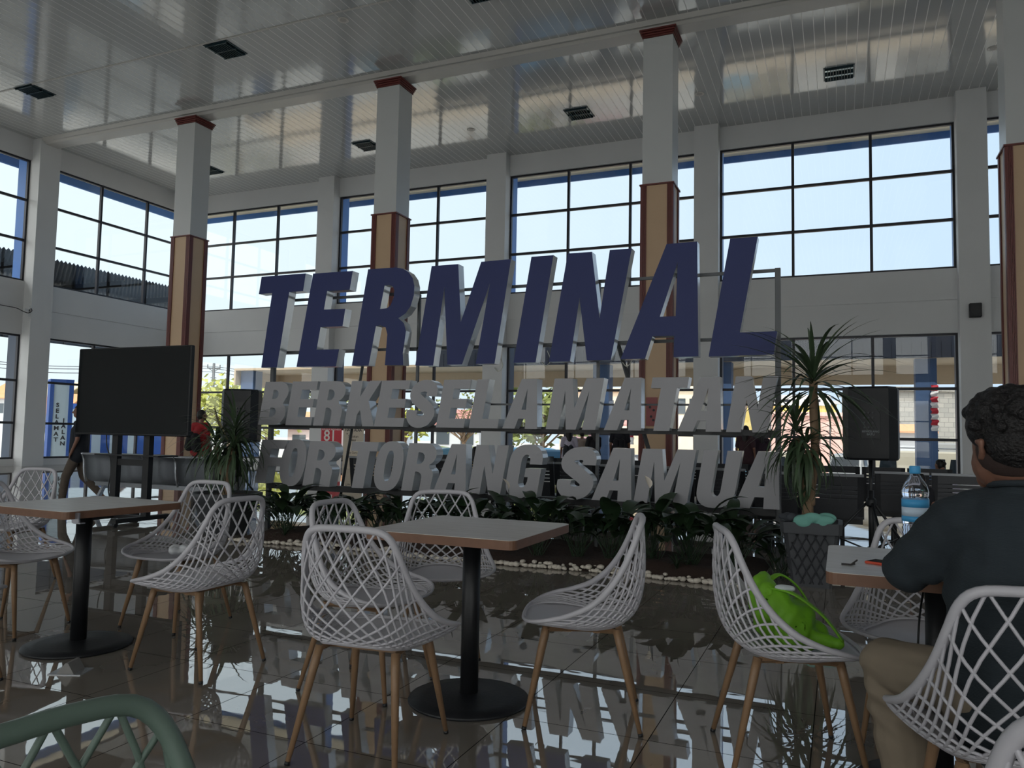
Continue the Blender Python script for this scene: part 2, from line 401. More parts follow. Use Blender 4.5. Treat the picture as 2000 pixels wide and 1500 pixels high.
# ------------------------------------------------------------------ pillars
def pillar(x, label):
    t = thing('pillar', label, 'pillar', (x, 15.8, 0)); h = .31
    MB().box(-h, h, -.3, .3, 6.42, 9.78).build('shaft', M_WPIL, t)
    c = MB().box(-h-.01, h+.01, -.31, .31, 0, 6.40); c.build('cladding', M_BEIGE, t)
    f = MB()
    for sx in (-1, 1):
        for sy in (-1, 1):
            for k in range(4):
                u = (h+.01)-.024-.024*k
                f.box(*sorted((sx*u-.009, sx*u+.009)), *sorted((sy*.31, sy*.335)), 0, 6.40)
                v = .286-.024*k
                f.box(*sorted((sx*(h+.01), sx*(h+.035))), v*sy-.009, v*sy+.009, 0, 6.40)
            f.box(*sorted((sx*(h+.03), sx*(h-.005))), *sorted((sy*.33, sy*.295)), 0, 6.40)
    f.build('corner_fluting', M_MAROON, t)
    MB().box(-h-.05, h+.05, -.35, .35, 6.40, 6.43).build('ledge', M_MAROON, t)
    m = MB()
    for k in range(4): m.box(-h-.02-.018*k, h+.02+.018*k, -.32-.018*k, .32+.018*k, 9.56+.045*k, 9.595+.045*k)
    m.box(-h-.012, h+.012, -.312, .312, 9.56, 9.74)
    m.build('capital', M_MAROON, t); return t
pillar(-16.44, 'beige and white pillar with maroon fluting, the one behind the flat screen')
pillar(-9.98, 'beige and white pillar with maroon fluting, behind the R of the blue letters')
p3 = pillar(-3.42, 'beige and white pillar with maroon fluting and a pink poster, behind the blue A')
pillar(3.04, 'beige and white pillar at the right edge of the frame, above the seated man')

# ------------------------------------------------------------------ ceiling fittings
M_VENT = mat('light_grille', srgb(44, 66, 74), .35, metal=.3)
M_MIRR = mat('mirror_reflector', srgb(150, 165, 168), .12, metal=.9)
NV = {0: 'near the left wall', 1: 'left of the first pillar', 2: 'above the letters', 3: 'right of the third pillar'}
vents = [(-12.94, 13.22, 'recessed louvre light in the near ceiling, above the first pillar'),
         (-19.3, 13.15, 'recessed louvre light in the near ceiling, closest to the left wall'),
         (-6.46, 13.2, 'recessed louvre light cut off by the top edge of the photo'),
         (.06, 19.35, 'recessed louvre light in the far ceiling, furthest right'),
         (-6.42, 19.4, 'recessed louvre light in the far ceiling, between second and third pillars'),
         (-13.2, 19.4, 'recessed louvre light in the far ceiling, beside the second pillar'),
         (-19.5, 19.45, 'recessed louvre light in the far ceiling, half behind the first pillar')]
for (x, y, lb) in vents:
    t = thing('ceiling_light', lb, 'ceiling light', (x, y, ZC), 0, 'recessed louvre lights')
    f = MB(); f.box(-.34, .34, -.34, -.31, -.015, 0).box(-.34, .34, .31, .34, -.015, 0).box(-.34, -.31, -.31, .31, -.015, 0).box(.31, .34, -.31, .31, -.015, 0)
    f.build('frame', M_VENT, t)
    MB().box(-.31, .31, -.31, .31, -.003, -.001).build('reflector', M_MIRR, t)
    g = MB()
    for k in range(1, 10): g.box(-.31+.062*k-.006, -.31+.062*k+.006, -.31, .31, -.05, -.004)
    for yy in (-.31, -.01, .29): g.box(-.31, .31, yy, yy+.02, -.052, -.004)
    g.build('louvre', M_VENT, t)
for (x, y, lb) in [(-9.64, 13.14, 'round white downlight in the near ceiling above the letters'), (-9.67, 19.4, 'round white downlight behind the second pillar'),
                   (-3.2, 19.35, 'round white downlight just right of the third pillar'), (3.2, 19.3, 'round white downlight near the right pillar')]:
    t = thing('downlight', lb, 'downlight', (x, y, ZC), 0, 'round downlights')
    MB().lathe([(.075, -.001), (.1, -.012), (.12, -.008), (.12, 0)], 24).build('rim', mat('downlight_white', srgb(214, 210, 204), .4), t)
    MB().lathe([(.07, -.006), (.07, -.001)], 20).build('diffuser', mat('downlight_lens', srgb(170, 166, 160), .3), t)
t = thing('wall_speaker', 'small black box speaker on the column right of the back windows', 'speaker', (P(1905, 606, Y=YB-.4)))
MB().bbox(-.13, .13, -.08, .075, -.17, .17, .015).build('cabinet', M_BLACKPL, t)
MB().lathe([(.09, 0), (.1, .006), (.1, .012)], 20, M=Matrix.Translation((0, -.08, 0)) @ Matrix.Rotation(PI/2, 4, 'X')).build('grille', M_BLACK, t)
t = thing('cable_bracket', 'white conduit clips with a hanging cable on the left wall column', 'cable', P(55, 605, X=XL+.4))
MB().box(-.03, .0, -.1, .1, -.04, .02).box(-.02, 0, .02, .06, -.2, .12).build('bracket', M_WALL, t)
MB().tube(catmull([(0, -2.2, .12), (0, -1, .02), (0, -.4, .0), (0.02, -.2, -.06), (0.03, -.02, -.1), (.02, .1, -.02), (0, .08, .06)], 6), .012, 6).build('cable', M_BLACK, t)

# ------------------------------------------------------------------ lettering sign
YS = 7.5
M_NAVY = mat('navy_letter_face', srgb(10, 30, 90), .5, noise=.04)
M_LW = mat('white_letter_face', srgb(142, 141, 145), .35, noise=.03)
M_LSIDE = mat('silver_letter_side', srgb(206, 210, 214), .18, metal=.35, noise=.08, nscale=5, bump=.5)
sign = thing('lettering_sign', 'large sign of blue and white block letters on a steel frame', 'sign', (-3.55, YS+.15, 0))
def letter(name, contours, depth, face_m, y0=YS):
    cu = bpy.data.curves.new('c', 'CURVE'); cu.dimensions = '2D'; cu.fill_mode = 'BOTH'; cu.extrude = depth/2
    for c in contours:
        sp = cu.splines.new('POLY'); sp.points.add(len(c)-1); sp.use_cyclic_u = True
        for i, (x, z) in enumerate(c): sp.points[i].co = (x, z, 0, 1)
    ob = bpy.data.objects.new('c', cu); COL.objects.link(ob); bpy.context.view_layer.update()
    me = bpy.data.meshes.new_from_object(ob.evaluated_get(bpy.context.evaluated_depsgraph_get()))
    bpy.data.objects.remove(ob)
    me.transform(Matrix.Translation((-sign.location.x, y0+depth/2-sign.location.y, 0)) @ Matrix.Rotation(PI/2, 4, 'X'))
    me.materials.clear(); me.materials.append(M_LSIDE); me.materials.append(face_m)
    for p in me.polygons:
        p.use_smooth = False; p.material_index = 1 if p.normal.y < -.9 else 0
    o = bpy.data.objects.new('letter', me); COL.objects.link(o); o.parent = sign
    o['label'] = name; return o
def arc(cx, cz, rx, rz, a0, a1, n=9, e=1.0):
    r = []
    for i in range(n+1):
        a = math.radians(a0+(a1-a0)*i/n); c, s_ = math.cos(a), math.sin(a)
        r.append((cx+rx*math.copysign(abs(c)**e, c), cz+rz*math.copysign(abs(s_)**e, s_)))
    return r
TOPL = {
 'T': [[(-6.592, 3.10), (-6.624, 2.885), (-6.418, 2.885), (-6.54, 1.967), (-6.299, 1.967), (-6.157, 2.885), (-5.95, 2.885), (-5.92, 3.10)]],
 'E': [[(-5.811, 3.09), (-6.006, 1.967), (-5.436, 1.962), (-5.398, 2.165), (-5.72, 2.167), (-5.675, 2.436), (-5.361, 2.436), (-5.33, 2.641), (-5.635, 2.645), (-5.598, 2.866), (-5.278, 2.863), (-5.243, 3.085)]],
 'R': [[(-5.031, 3.09), (-5.214, 1.967), (-4.983, 1.965), (-4.9, 2.42), (-4.84, 2.425), (-4.77, 2.40), (-4.745, 2.32), (-4.765, 1.965), (-4.522, 1.962), (-4.533, 2.10), (-4.515, 2.22), (-4.50, 2.35), (-4.53, 2.44), (-4.604, 2.498),
        (-4.51, 2.55), (-4.448, 2.63), (-4.41, 2.75), (-4.406, 2.86), (-4.432, 2.95), (-4.487, 3.02), (-4.56, 3.065), (-4.66, 3.087)],
       [(-4.80, 2.885), (-4.851, 2.615), (-4.76, 2.62), (-4.71, 2.655), (-4.675, 2.74), (-4.666, 2.82), (-4.69, 2.87), (-4.74, 2.89)]],
 'M': [[(-4.191, 3.07), (-4.367, 1.955), (-4.139, 1.95), (-4.023, 2.826), (-3.963, 1.955), (-3.782, 1.955), (-3.467, 2.833), (-3.617, 1.958), (-3.393, 1.958), (-3.225, 3.08), (-3.577, 3.075), (-3.809, 2.423), (-3.857, 3.07)]],
 'I': [[(-2.99, 3.087), (-3.173, 1.962), (-2.922, 1.962), (-2.742, 3.087)]],
 'N': [[(-2.584, 3.093), (-2.774, 1.965), (-2.544, 1.965), (-2.449, 2.618), (-2.363, 1.971), (-2.111, 1.971), (-1.906, 3.094), (-2.134, 3.094), (-2.233, 2.397), (-2.323, 3.09)]],
 'A': [[(-1.556, 3.11), (-2.011, 1.976), (-1.762, 1.976), (-1.692, 2.196), (-1.478, 2.195), (-1.481, 1.986), (-1.243, 1.988), (-1.258, 3.112)], [(-1.446, 2.919), (-1.619, 2.389), (-1.464, 2.388)]],
 'L': [[(-.947, 3.114), (-1.147, 1.984), (-.555, 1.99), (-.523, 2.208), (-.858, 2.206), (-.694, 3.112)]]}
for ch in 'TERMINAL': letter('blue letter %s of TERMINAL' % ch, TOPL[ch], .13, M_NAVY)
# condensed bold glyphs, unit box, un-slanted
G = {
 'E': [[(0, 0), (1, 0), (1, .19), (.42, .19), (.42, .41), (.94, .41), (.94, .6), (.42, .6), (.42, .81), (.98, .81), (.98, 1), (0, 1)]],
 'F': [[(0, 0), (.42, 0), (.42, .40), (.9, .40), (.9, .6), (.42, .6), (.42, .8), (1, .8), (1, 1), (0, 1)]],
 'T': [[(.28, 0), (.72, 0), (.72, .8), (1, .8), (1, 1), (0, 1), (0, .8), (.28, .8)]],
 'L': [[(0, 0), (1, 0), (1, .19), (.42, .19), (.42, 1), (0, 1)]],
 'A': [[(0, 0), (.37, 0), (.43, .2), (.64, .2), (.67, 0), (1.03, 0), (.78, 1), (.33, 1)], [(.475, .38), (.61, .38), (.55, .8)]],
 'N': [[(0, 0), (.36, 0), (.36, .58), (.64, 0), (1, 0), (1, 1), (.66, 1), (.66, .42), (.38, 1), (0, 1)]],
 'M': [[(0, 0), (.26, 0), (.26, .76), (.41, 0), (.61, 0), (.75, .76), (.74, 0), (1, 0), (1, 1), (.65, 1), (.51, .42), (.37, 1), (0, 1)]],
 'K': [[(0, 0), (.38, 0), (.38, .25), (.46, .36), (.63, 0), (1.03, 0), (.70, .56), (1.02, 1), (.63, 1), (.38, .64), (.38, 1), (0, 1)]],
 'R': [[(0, 0), (.38, 0), (.38, .4), (.45, .41)]+arc(.45, .28, .17, .12, 90, 0, 4)+[(.62, 0), (1.0, 0), (.99, .14), (1.0, .3)]+arc(.8, .33, .2, .16, 0, 75, 4)+arc(.62, .76, .39, .24, -60, 90, 10)+[(0, 1)],
       [(.38, .57)]+arc(.47, .69, .15, .12, -90, 90, 6)+[(.38, .81)]],
 'B': [[(0, 0), (.6, 0)]+arc(.6, .27, .4, .27, -90, 55, 9)+arc(.6, .75, .38, .25, -40, 90, 9)+[(0, 1)],
       [(.38, .19)]+arc(.47, .295, .14, .105, -90, 90, 6)+[(.38, .40)], [(.38, .6)]+arc(.46, .705, .14, .105, -90, 90, 6)+[(.38, .81)]],
 'O': [arc(.5, .5, .5, .53, 0, 359, 36, .8)[:-1], arc(.5, .5, .14, .33, 0, 359, 24, .8)[:-1]],
 'U': [[(0, 1), (0, .3)]+arc(.5, .3, .5, .33, 180, 360, 16, .85)+[(1, 1), (.62, 1), (.62, .28)]+arc(.5, .28, .12, .11, 360, 180, 8)+[(.38, 1)]],
 'G': [arc(.5, .68, .5, .35, 0, 180, 14, .85)+arc(.5, .32, .5, .35, 180, 275, 8, .85)+[(.66, .01), (.72, .08), (.78, 0), (1, 0), (1, .56), (.53, .56), (.53, .39), (.64, .39), (.64, .3)]+arc(.5, .3, .13, .12, -10, -180, 7)+arc(.5, .7, .13, .13, 180, 0, 8)+[(.63, .64), (1, .64)]],
}
def s_glyph():
    spine = catmull([(.8, .66), (.79, .78), (.68, .86), (.5, .88), (.3, .84), (.21, .74), (.24, .64), (.38, .56), (.6, .46), (.78, .36), (.82, .26), (.72, .15), (.52, .11), (.32, .14), (.2, .24), (.19, .36)], 4)
    L, R_ = [], []
    for i, p in enumerate(spine):
        t = spine[min(i+1, len(spine)-1)]-spine[max(i-1, 0)]; t = Vector((t.x, t.y)); n_ = Vector((-t.y, t.x)).normalized()
        L.append((p.x+n_.x*.19, p.y+n_.y*.125)); R_.append((p.x-n_.x*.19, p.y-n_.y*.125))
    return [L+R_[::-1]]
G['S'] = s_glyph()
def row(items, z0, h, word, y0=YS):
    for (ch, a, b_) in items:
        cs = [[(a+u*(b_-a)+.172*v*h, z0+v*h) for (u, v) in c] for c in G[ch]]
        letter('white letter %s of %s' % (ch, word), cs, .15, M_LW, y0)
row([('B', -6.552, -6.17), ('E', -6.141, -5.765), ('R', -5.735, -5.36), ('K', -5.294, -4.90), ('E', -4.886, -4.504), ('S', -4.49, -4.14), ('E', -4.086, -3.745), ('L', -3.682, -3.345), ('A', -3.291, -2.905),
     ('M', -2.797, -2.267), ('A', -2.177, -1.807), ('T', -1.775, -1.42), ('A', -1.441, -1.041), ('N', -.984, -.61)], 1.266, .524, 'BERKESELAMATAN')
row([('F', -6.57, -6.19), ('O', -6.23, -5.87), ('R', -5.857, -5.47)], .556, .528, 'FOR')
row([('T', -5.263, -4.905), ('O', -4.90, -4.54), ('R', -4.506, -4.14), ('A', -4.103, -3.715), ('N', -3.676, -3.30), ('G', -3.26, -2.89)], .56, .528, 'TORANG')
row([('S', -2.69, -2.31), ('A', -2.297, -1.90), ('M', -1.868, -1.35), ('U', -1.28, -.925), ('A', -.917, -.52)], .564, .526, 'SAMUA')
fr = MB(); ox, oy = sign.location.x, sign.location.y; q = .025
yf = YS+.2-oy
for x in (-6.52, -.53): fr.box(x-ox-q, x-ox+q, yf-q, yf+q, .0, 2.84)
for x in (-4.45, -2.3): fr.box(x-ox-.015, x-ox+.015, yf-.015, yf+.015, .0, 2.8)
for z in (2.82, 2.17): fr.box(-6.495-ox, -.555-ox, yf-.015, yf+.015, z-.015, z+.015)
fr.box(-6.495-ox, -.555-ox, yf-.01, yf+.01, 1.52, 1.54)
fr.build('frame', M_GALV, sign)
MB().box(-6.5-ox, -.55-ox, YS+.13-oy, YS+.2-oy, 1.235, 1.29).box(-6.5-ox, -.55-ox, YS+.13-oy, YS+.2-oy, .49, .56).build('letter_rail', M_BLACK, sign)
for (xa, xb) in ((-5.2, -5.75), (-2.1, -1.55)):
    MB().tube([(xa-ox, yf+.04, 2.15), (xb-ox, yf+.35, .1)], .022, 4, smooth=False).build('brace', M_GALV, sign)
for (x, z) in ((-1.97, 1.98), (-2.85, 2.0), (-3.4, 1.95)):
    MB().tube(catmull([(x-ox, .0, z+.1), (x-ox+.03, .02, z), (x-ox-.02, .02, z-.06), (x-ox-.06, .0, z-.02)], 5), .005, 5).build('wire', mat('pale_wire', srgb(190, 190, 180), .5), sign)

# ------------------------------------------------------------------ planting bed
BX0, BX1, BY0, BY1 = -6.1, -.62, 6.62, 8.15
bed = MB(); nx, ny = 90, 24; vs = []
rs = np.random.RandomState(3)
for j in range(ny+1):
    for i in range(nx+1):
        x = BX0+(BX1-BX0)*i/nx; y = BY0+(BY1-BY0)*j/ny
        e_ = min(1, 6*min(i/nx*4, (nx-i)/nx*4, j/ny, (ny-j)/ny))
        vs.append((x, y+.04*math.sin(x*2.3), .004+e_*(.07+.03*math.sin(x*3.1)*math.cos(y*2.7))+e_*rs.uniform(-.012, .012)))
bed.add(vs, [(j*(nx+1)+i, j*(nx+1)+i+1, (j+1)*(nx+1)+i+1, (j+1)*(nx+1)+i) for j in range(ny) for i in range(nx)], True)
tag(bed.build('soil_bed', M_SOIL), 'long low bed of dark soil on the tiles under the block letters', 'planting bed')
def pebble_mesh(seed):
    r = random.Random(seed); b_ = MB(); b_.ball((0, 0, 0), (1, r.uniform(.65, .9), r.uniform(.5, .65)), 9, 6)
    b_.v = [tuple(c*r.uniform(.9, 1.08) for c in v) for v in b_.v]; return b_.mesh('pebble', M_PEB)
PM = [pebble_mesh(s_) for s_ in range(6)]
rp = random.Random(5)
for k in range(298):
    x = BX0+.05+(BX1-BX0-.05)*(k+rp.random())/298; yy = BY0+.04*math.sin(x*2.3)-.02+abs(rp.gauss(0, .045)); r_ = rp.uniform(.017, .036)
    o = bpy.data.objects.new('pebble', PM[k % 6]); COL.objects.link(o)
    o.location = (x, yy, .004+r_*.5+(0.02 if yy > BY0+.05 else 0)); o.scale = (r_,)*3; o.rotation_euler = (0, 0, rp.uniform(0, 6))
    tag(o, 'small white pebble in the line edging the front of the soil bed', 'pebble', 'white edging pebbles')

# ------------------------------------------------------------------ foliage
M_LEAF = mat('dark_green_leaf', srgb(38, 56, 36), .38, noise=.35, nscale=9)
M_LEAF2 = mat('strap_leaf', srgb(66, 84, 60), .45, noise=.3, nscale=9)
M_TRUNK = mat('pale_bark', srgb(128, 106, 84), .85, noise=.35, nscale=18, bump=.6)
def leaf(mb, base, az, L, W, lift, droop, petiole=0, n=7, fold=.15, wmax=.35, twist=0):
    """arching leaf blade: base point, azimuth, length, width, initial lift angle, droop per length"""
    p = Vector(base); ang = lift; d = Vector((math.cos(az), math.sin(az), 0)); side = Vector((-math.sin(az), math.cos(az), 0))
    pts = []
    if petiole:
        q = p.copy(); path = [q.copy()]
        for i in range(3):
            q = q+(d*math.cos(ang+.25)+Vector((0, 0, 1))*math.sin(ang+.25))*petiole/3; path.append(q.copy())
        mb.tube(path, .004, 4, caps=False); p = q
    step = L/n; vs = []
    for i in range(n+1):
        t = i/n
        wd = W*.5*(math.sin(PI*min(1, (t/(2*wmax)) if t < wmax else .5+.5*(t-wmax)/(1-wmax)))**.8) if i not in (0, n) else W*.06
        if i == n: wd = .0015
        sd_ = (side*math.cos(twist*t)+Vector((0, 0, 1))*math.sin(twist*t))
        nrm = Vector((0, 0, 1))*math.cos(ang)-d*math.sin(ang)
        vs += [p-sd_*wd+nrm*wd*fold, p, p+sd_*wd+nrm*wd*fold]
        p = p+(d*math.cos(ang)+Vector((0, 0, 1))*math.sin(ang))*step; ang -= droop/n
    fs = []
    for i in range(n):
        a = i*3; fs += [(a, a+1, a+4, a+3), (a+1, a+2, a+5, a+4)]
    mb.add(vs, fs, True)
def lily(x, y, z, h, nleaf, rnd, label, flower=False):
    t = thing('leafy_plant', label, 'plant', (x, y, z), rnd.uniform(0, 6), 'broad-leaved plants in the bed')
    b_ = MB()
    for k in range(nleaf):
        az = 2.4*k+rnd.uniform(-.3, .3); up = rnd.uniform(.85, 1.35)
        L = h*rnd.uniform(.42, .6); leaf(b_, (rnd.uniform(-.05, .05), rnd.uniform(-.05, .05), 0), az, L, L*rnd.uniform(.3, .42), up-.25, rnd.uniform(.9, 1.9), petiole=h*rnd.uniform(.35, .68), n=6, fold=.25, wmax=.4)
    b_.build('foliage', M_LEAF, t)
    if flower:
        f = MB(); f.tube([(0, 0, 0), (.02, -.02, h*.75), (.02, -.03, h)], .004, 4)
        f.build('flower_stalk', M_LEAF, t)
        g_ = MB(); leaf(g_, (.02, -.03, h), -1.2, .13, .07, 1.2, .5, n=5, fold=.5)
        g_.build('flower', mat('cream_spathe', srgb(222, 212, 200), .5), t)
    return t
rl = random.Random(11)
spots = [(-5.92, 7.22, .42), (-5.62, 6.98, .5), (-5.22, 7.1, .44), (-4.86, 6.98, .46), (-4.5, 7.12, .42), (-4.12, 7.0, .48), (-3.74, 7.1, .52), (-3.38, 7.0, .5), (-3.0, 7.12, .46), (-2.66, 6.98, .56),
         (-2.3, 7.1, .48), (-1.95, 6.98, .5), (-1.58, 7.08, .52), (-1.22, 6.96, .56), (-.86, 7.08, .48)]
names_ = ['under the F of FOR', 'under the O of FOR', 'under the R of FOR', 'left of the T of TORANG', 'under the T of TORANG', 'under the O of TORANG', 'under the R of TORANG', 'under the first A of TORANG', 'under the N of TORANG', 'under the G of TORANG',
          'in the gap before SAMUA', 'under the S of SAMUA', 'under the first A of SAMUA', 'under the M of SAMUA', 'under the U of SAMUA']
for i, (x, y, h) in enumerate(spots):
    lily(x, y, .06, h*1.3, 24, rl, 'dark green broad-leaved plant in the bed, '+names_[i], i in (8, 12))
lily(-.47, 7.2, 0, .5, 22, rl, 'bushy dark green plant at the right end of the bed beside the sign post')
backs = [(-5.9, 7.85), (-5.3, 7.9), (-4.7, 7.85), (-4.0, 7.9), (-3.3, 7.85), (-2.7, 7.9), (-2.0, 7.85), (-1.4, 7.9), (-.9, 7.85)]
for i, (x, y) in enumerate(backs): lily(x, y, .06, .5, 16, rl, 'leafy plant in the rear row of the bed, %s from the left' % ['first', 'second', 'third', 'fourth', 'fifth', 'sixth', 'seventh', 'eighth', 'ninth'][i], False)
for i, (x, y, lb) in enumerate([(-5.5, 6.78, 'left end of the bed'), (-3.55, 6.78, 'middle of the bed'), (-1.75, 6.78, 'right half of the bed, front row'), (-1.3, 6.8, 'right half of the bed, closest to the U')]):
    t = thing('grassy_plant', 'tuft of thin grassy leaves, '+lb, 'plant', (x, y, .07), 0, 'grassy tufts')
    b_ = MB()
    for k in range(16): leaf(b_, (0, 0, 0), k*2.4, rl.uniform(.14, .24), .012, rl.uniform(.7, 1.4), rl.uniform(.6, 1.8), n=5)
    b_.build('blades', M_LEAF, t)

def rosette(mb, c, n, L, W, rnd, lo=-.9, hi=1.35, dr=1.5):
    for k in range(n):
        f = k/n; up = hi+(lo-hi)*f+rnd.uniform(-.12, .12)
        leaf(mb, (c[0], c[1], c[2]+.05-.14*f), 2.39996*k+rnd.uniform(-.2, .2), L*rnd.uniform(.8, 1.1), W, up, dr*rnd.uniform(.6, 1.3), n=8, fold=.2, wmax=.3)
# right plant in woven pot
rr_ = random.Random(21)
t = thing('potted_dracaena', 'tall spiky dracaena in a dark grey woven square pot, right of the letters', 'potted plant', (-.22, 7.02, 0), 0)
pot = MB()
def sq_ring(s_, z, e=.12):
    return [(s_*x, s_*y, z) for (x, y) in ((-1+e, -1), (1-e, -1), (1, -1+e), (1, 1-e), (1-e, 1), (-1+e, 1), (-1, 1-e), (-1, -1+e))]
def loft(mb, rings, cap0=True, cap1=True, smooth=False, mi=0):
    n = len(rings[0]); vs = [v for r in rings for v in r]
    fs = [(i*n+j, i*n+(j+1) % n, (i+1)*n+(j+1) % n, (i+1)*n+j) for i in range(len(rings)-1) for j in range(n)]
    if cap0: fs.append(tuple(range(n-1, -1, -1)))
    if cap1: fs.append(tuple((len(rings)-1)*n+j for j in range(n)))
    mb.add(vs, fs, smooth, mi)
M_POT = mat('charcoal_pot', srgb(66, 68, 72), .6, noise=.12, nscale=12)
loft(pot, [sq_ring(.15, 0), sq_ring(.205, .44), sq_ring(.235, .44), sq_ring(.24, .53), sq_ring(.205, .53), sq_ring(.2, .46)], True, True)
pot.build('pot', M_POT, t)
wv = MB()     # woven relief of diagonal strips on the pot sides
for side in range(4):
    Rz = Matrix.Rotation(side*PI/2, 4, 'Z')
    for k in range(-4, 5):
        for sg in (-1, 1):
            pts = []
            for i in range(7):
                z = .03+.40*i/6; half = .15+.055*z/.44; u = k*.07+sg*(z-.2)*.5
                if abs(u) < half-.02: pts.append(Rz @ Vector((u, -(half+.004), z)))
            if len(pts) > 1: wv.tube(pts, .012, 4, smooth=False, flat=(1, .5))
wv.build('woven_relief', M_POT, t)
MB().lathe([(.001, .485), (.19, .49)], 20).build('soil', M_SOIL, t)
tr_ = MB(); tr_.tube(catmull([(-.02, 0, .47), (-.03, 0, .62), (0, 0, .8), (.03, 0, 1.1), (.02, 0, 1.45), (.02, 0, 1.7)], 4), [.06, .058, .055, .05, .045, .04, .038, .036]+[.034]*13, 10)
tr_.tube(catmull([(-.02, 0, .6), (-.06, 0, .8), (-.09, -.02, 1.0), (-.1, -.02, 1.22)], 4), .03, 8)
tr_.tube(catmull([(0, 0, .66), (.0, -.05, .85), (-.02, -.08, 1.12)], 4), .03, 8)
tr_.build('trunk', M_TRUNK, t)
fo = MB(); rosette(fo, (.02, 0, 1.70), 70, .74, .036, rr_, -.45, 1.25, 1.05); rosette(fo, (-.12, -.02, 1.26), 54, .5, .03, rr_, -1.1); rosette(fo, (-.04, -.08, 1.14), 60, .5, .03, rr_, -1.3, 1.0, 1.9)
fo.build('foliage', M_LEAF2, t)
def soft_cloth(name, label, cat, loc, size, m, seed=1, rz=0):
    r = random.Random(seed); bls = []
    for k in range(9): bls.append(((r.uniform(-.5, .5)*size[0], r.uniform(-.5, .5)*size[1], size[2]*r.uniform(.25, .6)), (size[0]*r.uniform(.22, .34), size[1]*r.uniform(.25, .4), size[2]*r.uniform(.25, .45))))
    root = flesh(name, [], m, None, .006, 3, bls); root.location = loc; root.rotation_euler = (0, 0, rz); return tag(root, label, cat)
soft_cloth('folded_cloth', 'teal folded cloth lying on the rim of the woven pot', 'cloth', (-.2, 6.84, .5), (.24, .1, .13), mat('teal_cloth', srgb(112, 168, 156), .8), 4)
soft_cloth('dark_pouch', 'dark grey pouch on the left of the woven pot rim', 'pouch', (-.385, 6.87, .515), (.14, .08, .09), mat('dark_cloth', srgb(60, 64, 70), .8), 6)
# left plant
t = thing('potted_dracaena', 'bushy arching dracaena in a dark round pot at the left end of the bed', 'potted plant', (-6.56, 7.03, 0), 0)
MB().lathe([(.24, 0), (.36, .40), (.40, .42), (.40, .47), (.35, .47), (.33, .42)], 28).build('pot', M_POT, t)
MB().lathe([(.001, .43), (.34, .44)], 24).build('soil', M_SOIL, t)
tr_ = MB()
for (a, e2, z1) in ((-.2, .0, 1.0), (.03, .05, 1.12), (.12, -.05, .95)):
    tr_.tube(catmull([(0, 0, .42), (0.01, 0, .6), (a*.5, e2*.5, .75), (a, e2, z1)], 5), [.06-.0022*i for i in range(16)], 8)
tr_.build('trunk', M_TRUNK, t)
fo = MB(); rl2 = random.Random(31)
rosette(fo, (-.2, 0, 1.0), 64, .58, .03, rl2, -.9, 1.3, 1.7); rosette(fo, (.04, .05, 1.14), 76, .64, .03, rl2, -.9, 1.45, 1.5); rosette(fo, (.13, -.05, .97), 60, .56, .03, rl2, -.9, 1.3, 1.7)
fo.build('foliage', M_LEAF2, t)
fl = MB()
for k in range(9):
    a = 2.2+k*.13; base = Vector((-.12, 0, 1.2))
    fl.tube([base, base+Vector((-.12-.04*k*.5, .02*k, .12+.02*k)), base+Vector((-.3-.03*k*.4, .02*k, .14+.035*((k*3) % 5)))], .003, 4)
fl.tube([(0, 0, 1.05), (-.1, 0, 1.2), (-.16, 0, 1.3)], .007, 5)
fl.build('flower_stalk', mat('dry_stalk', srgb(140, 132, 96), .8), t)
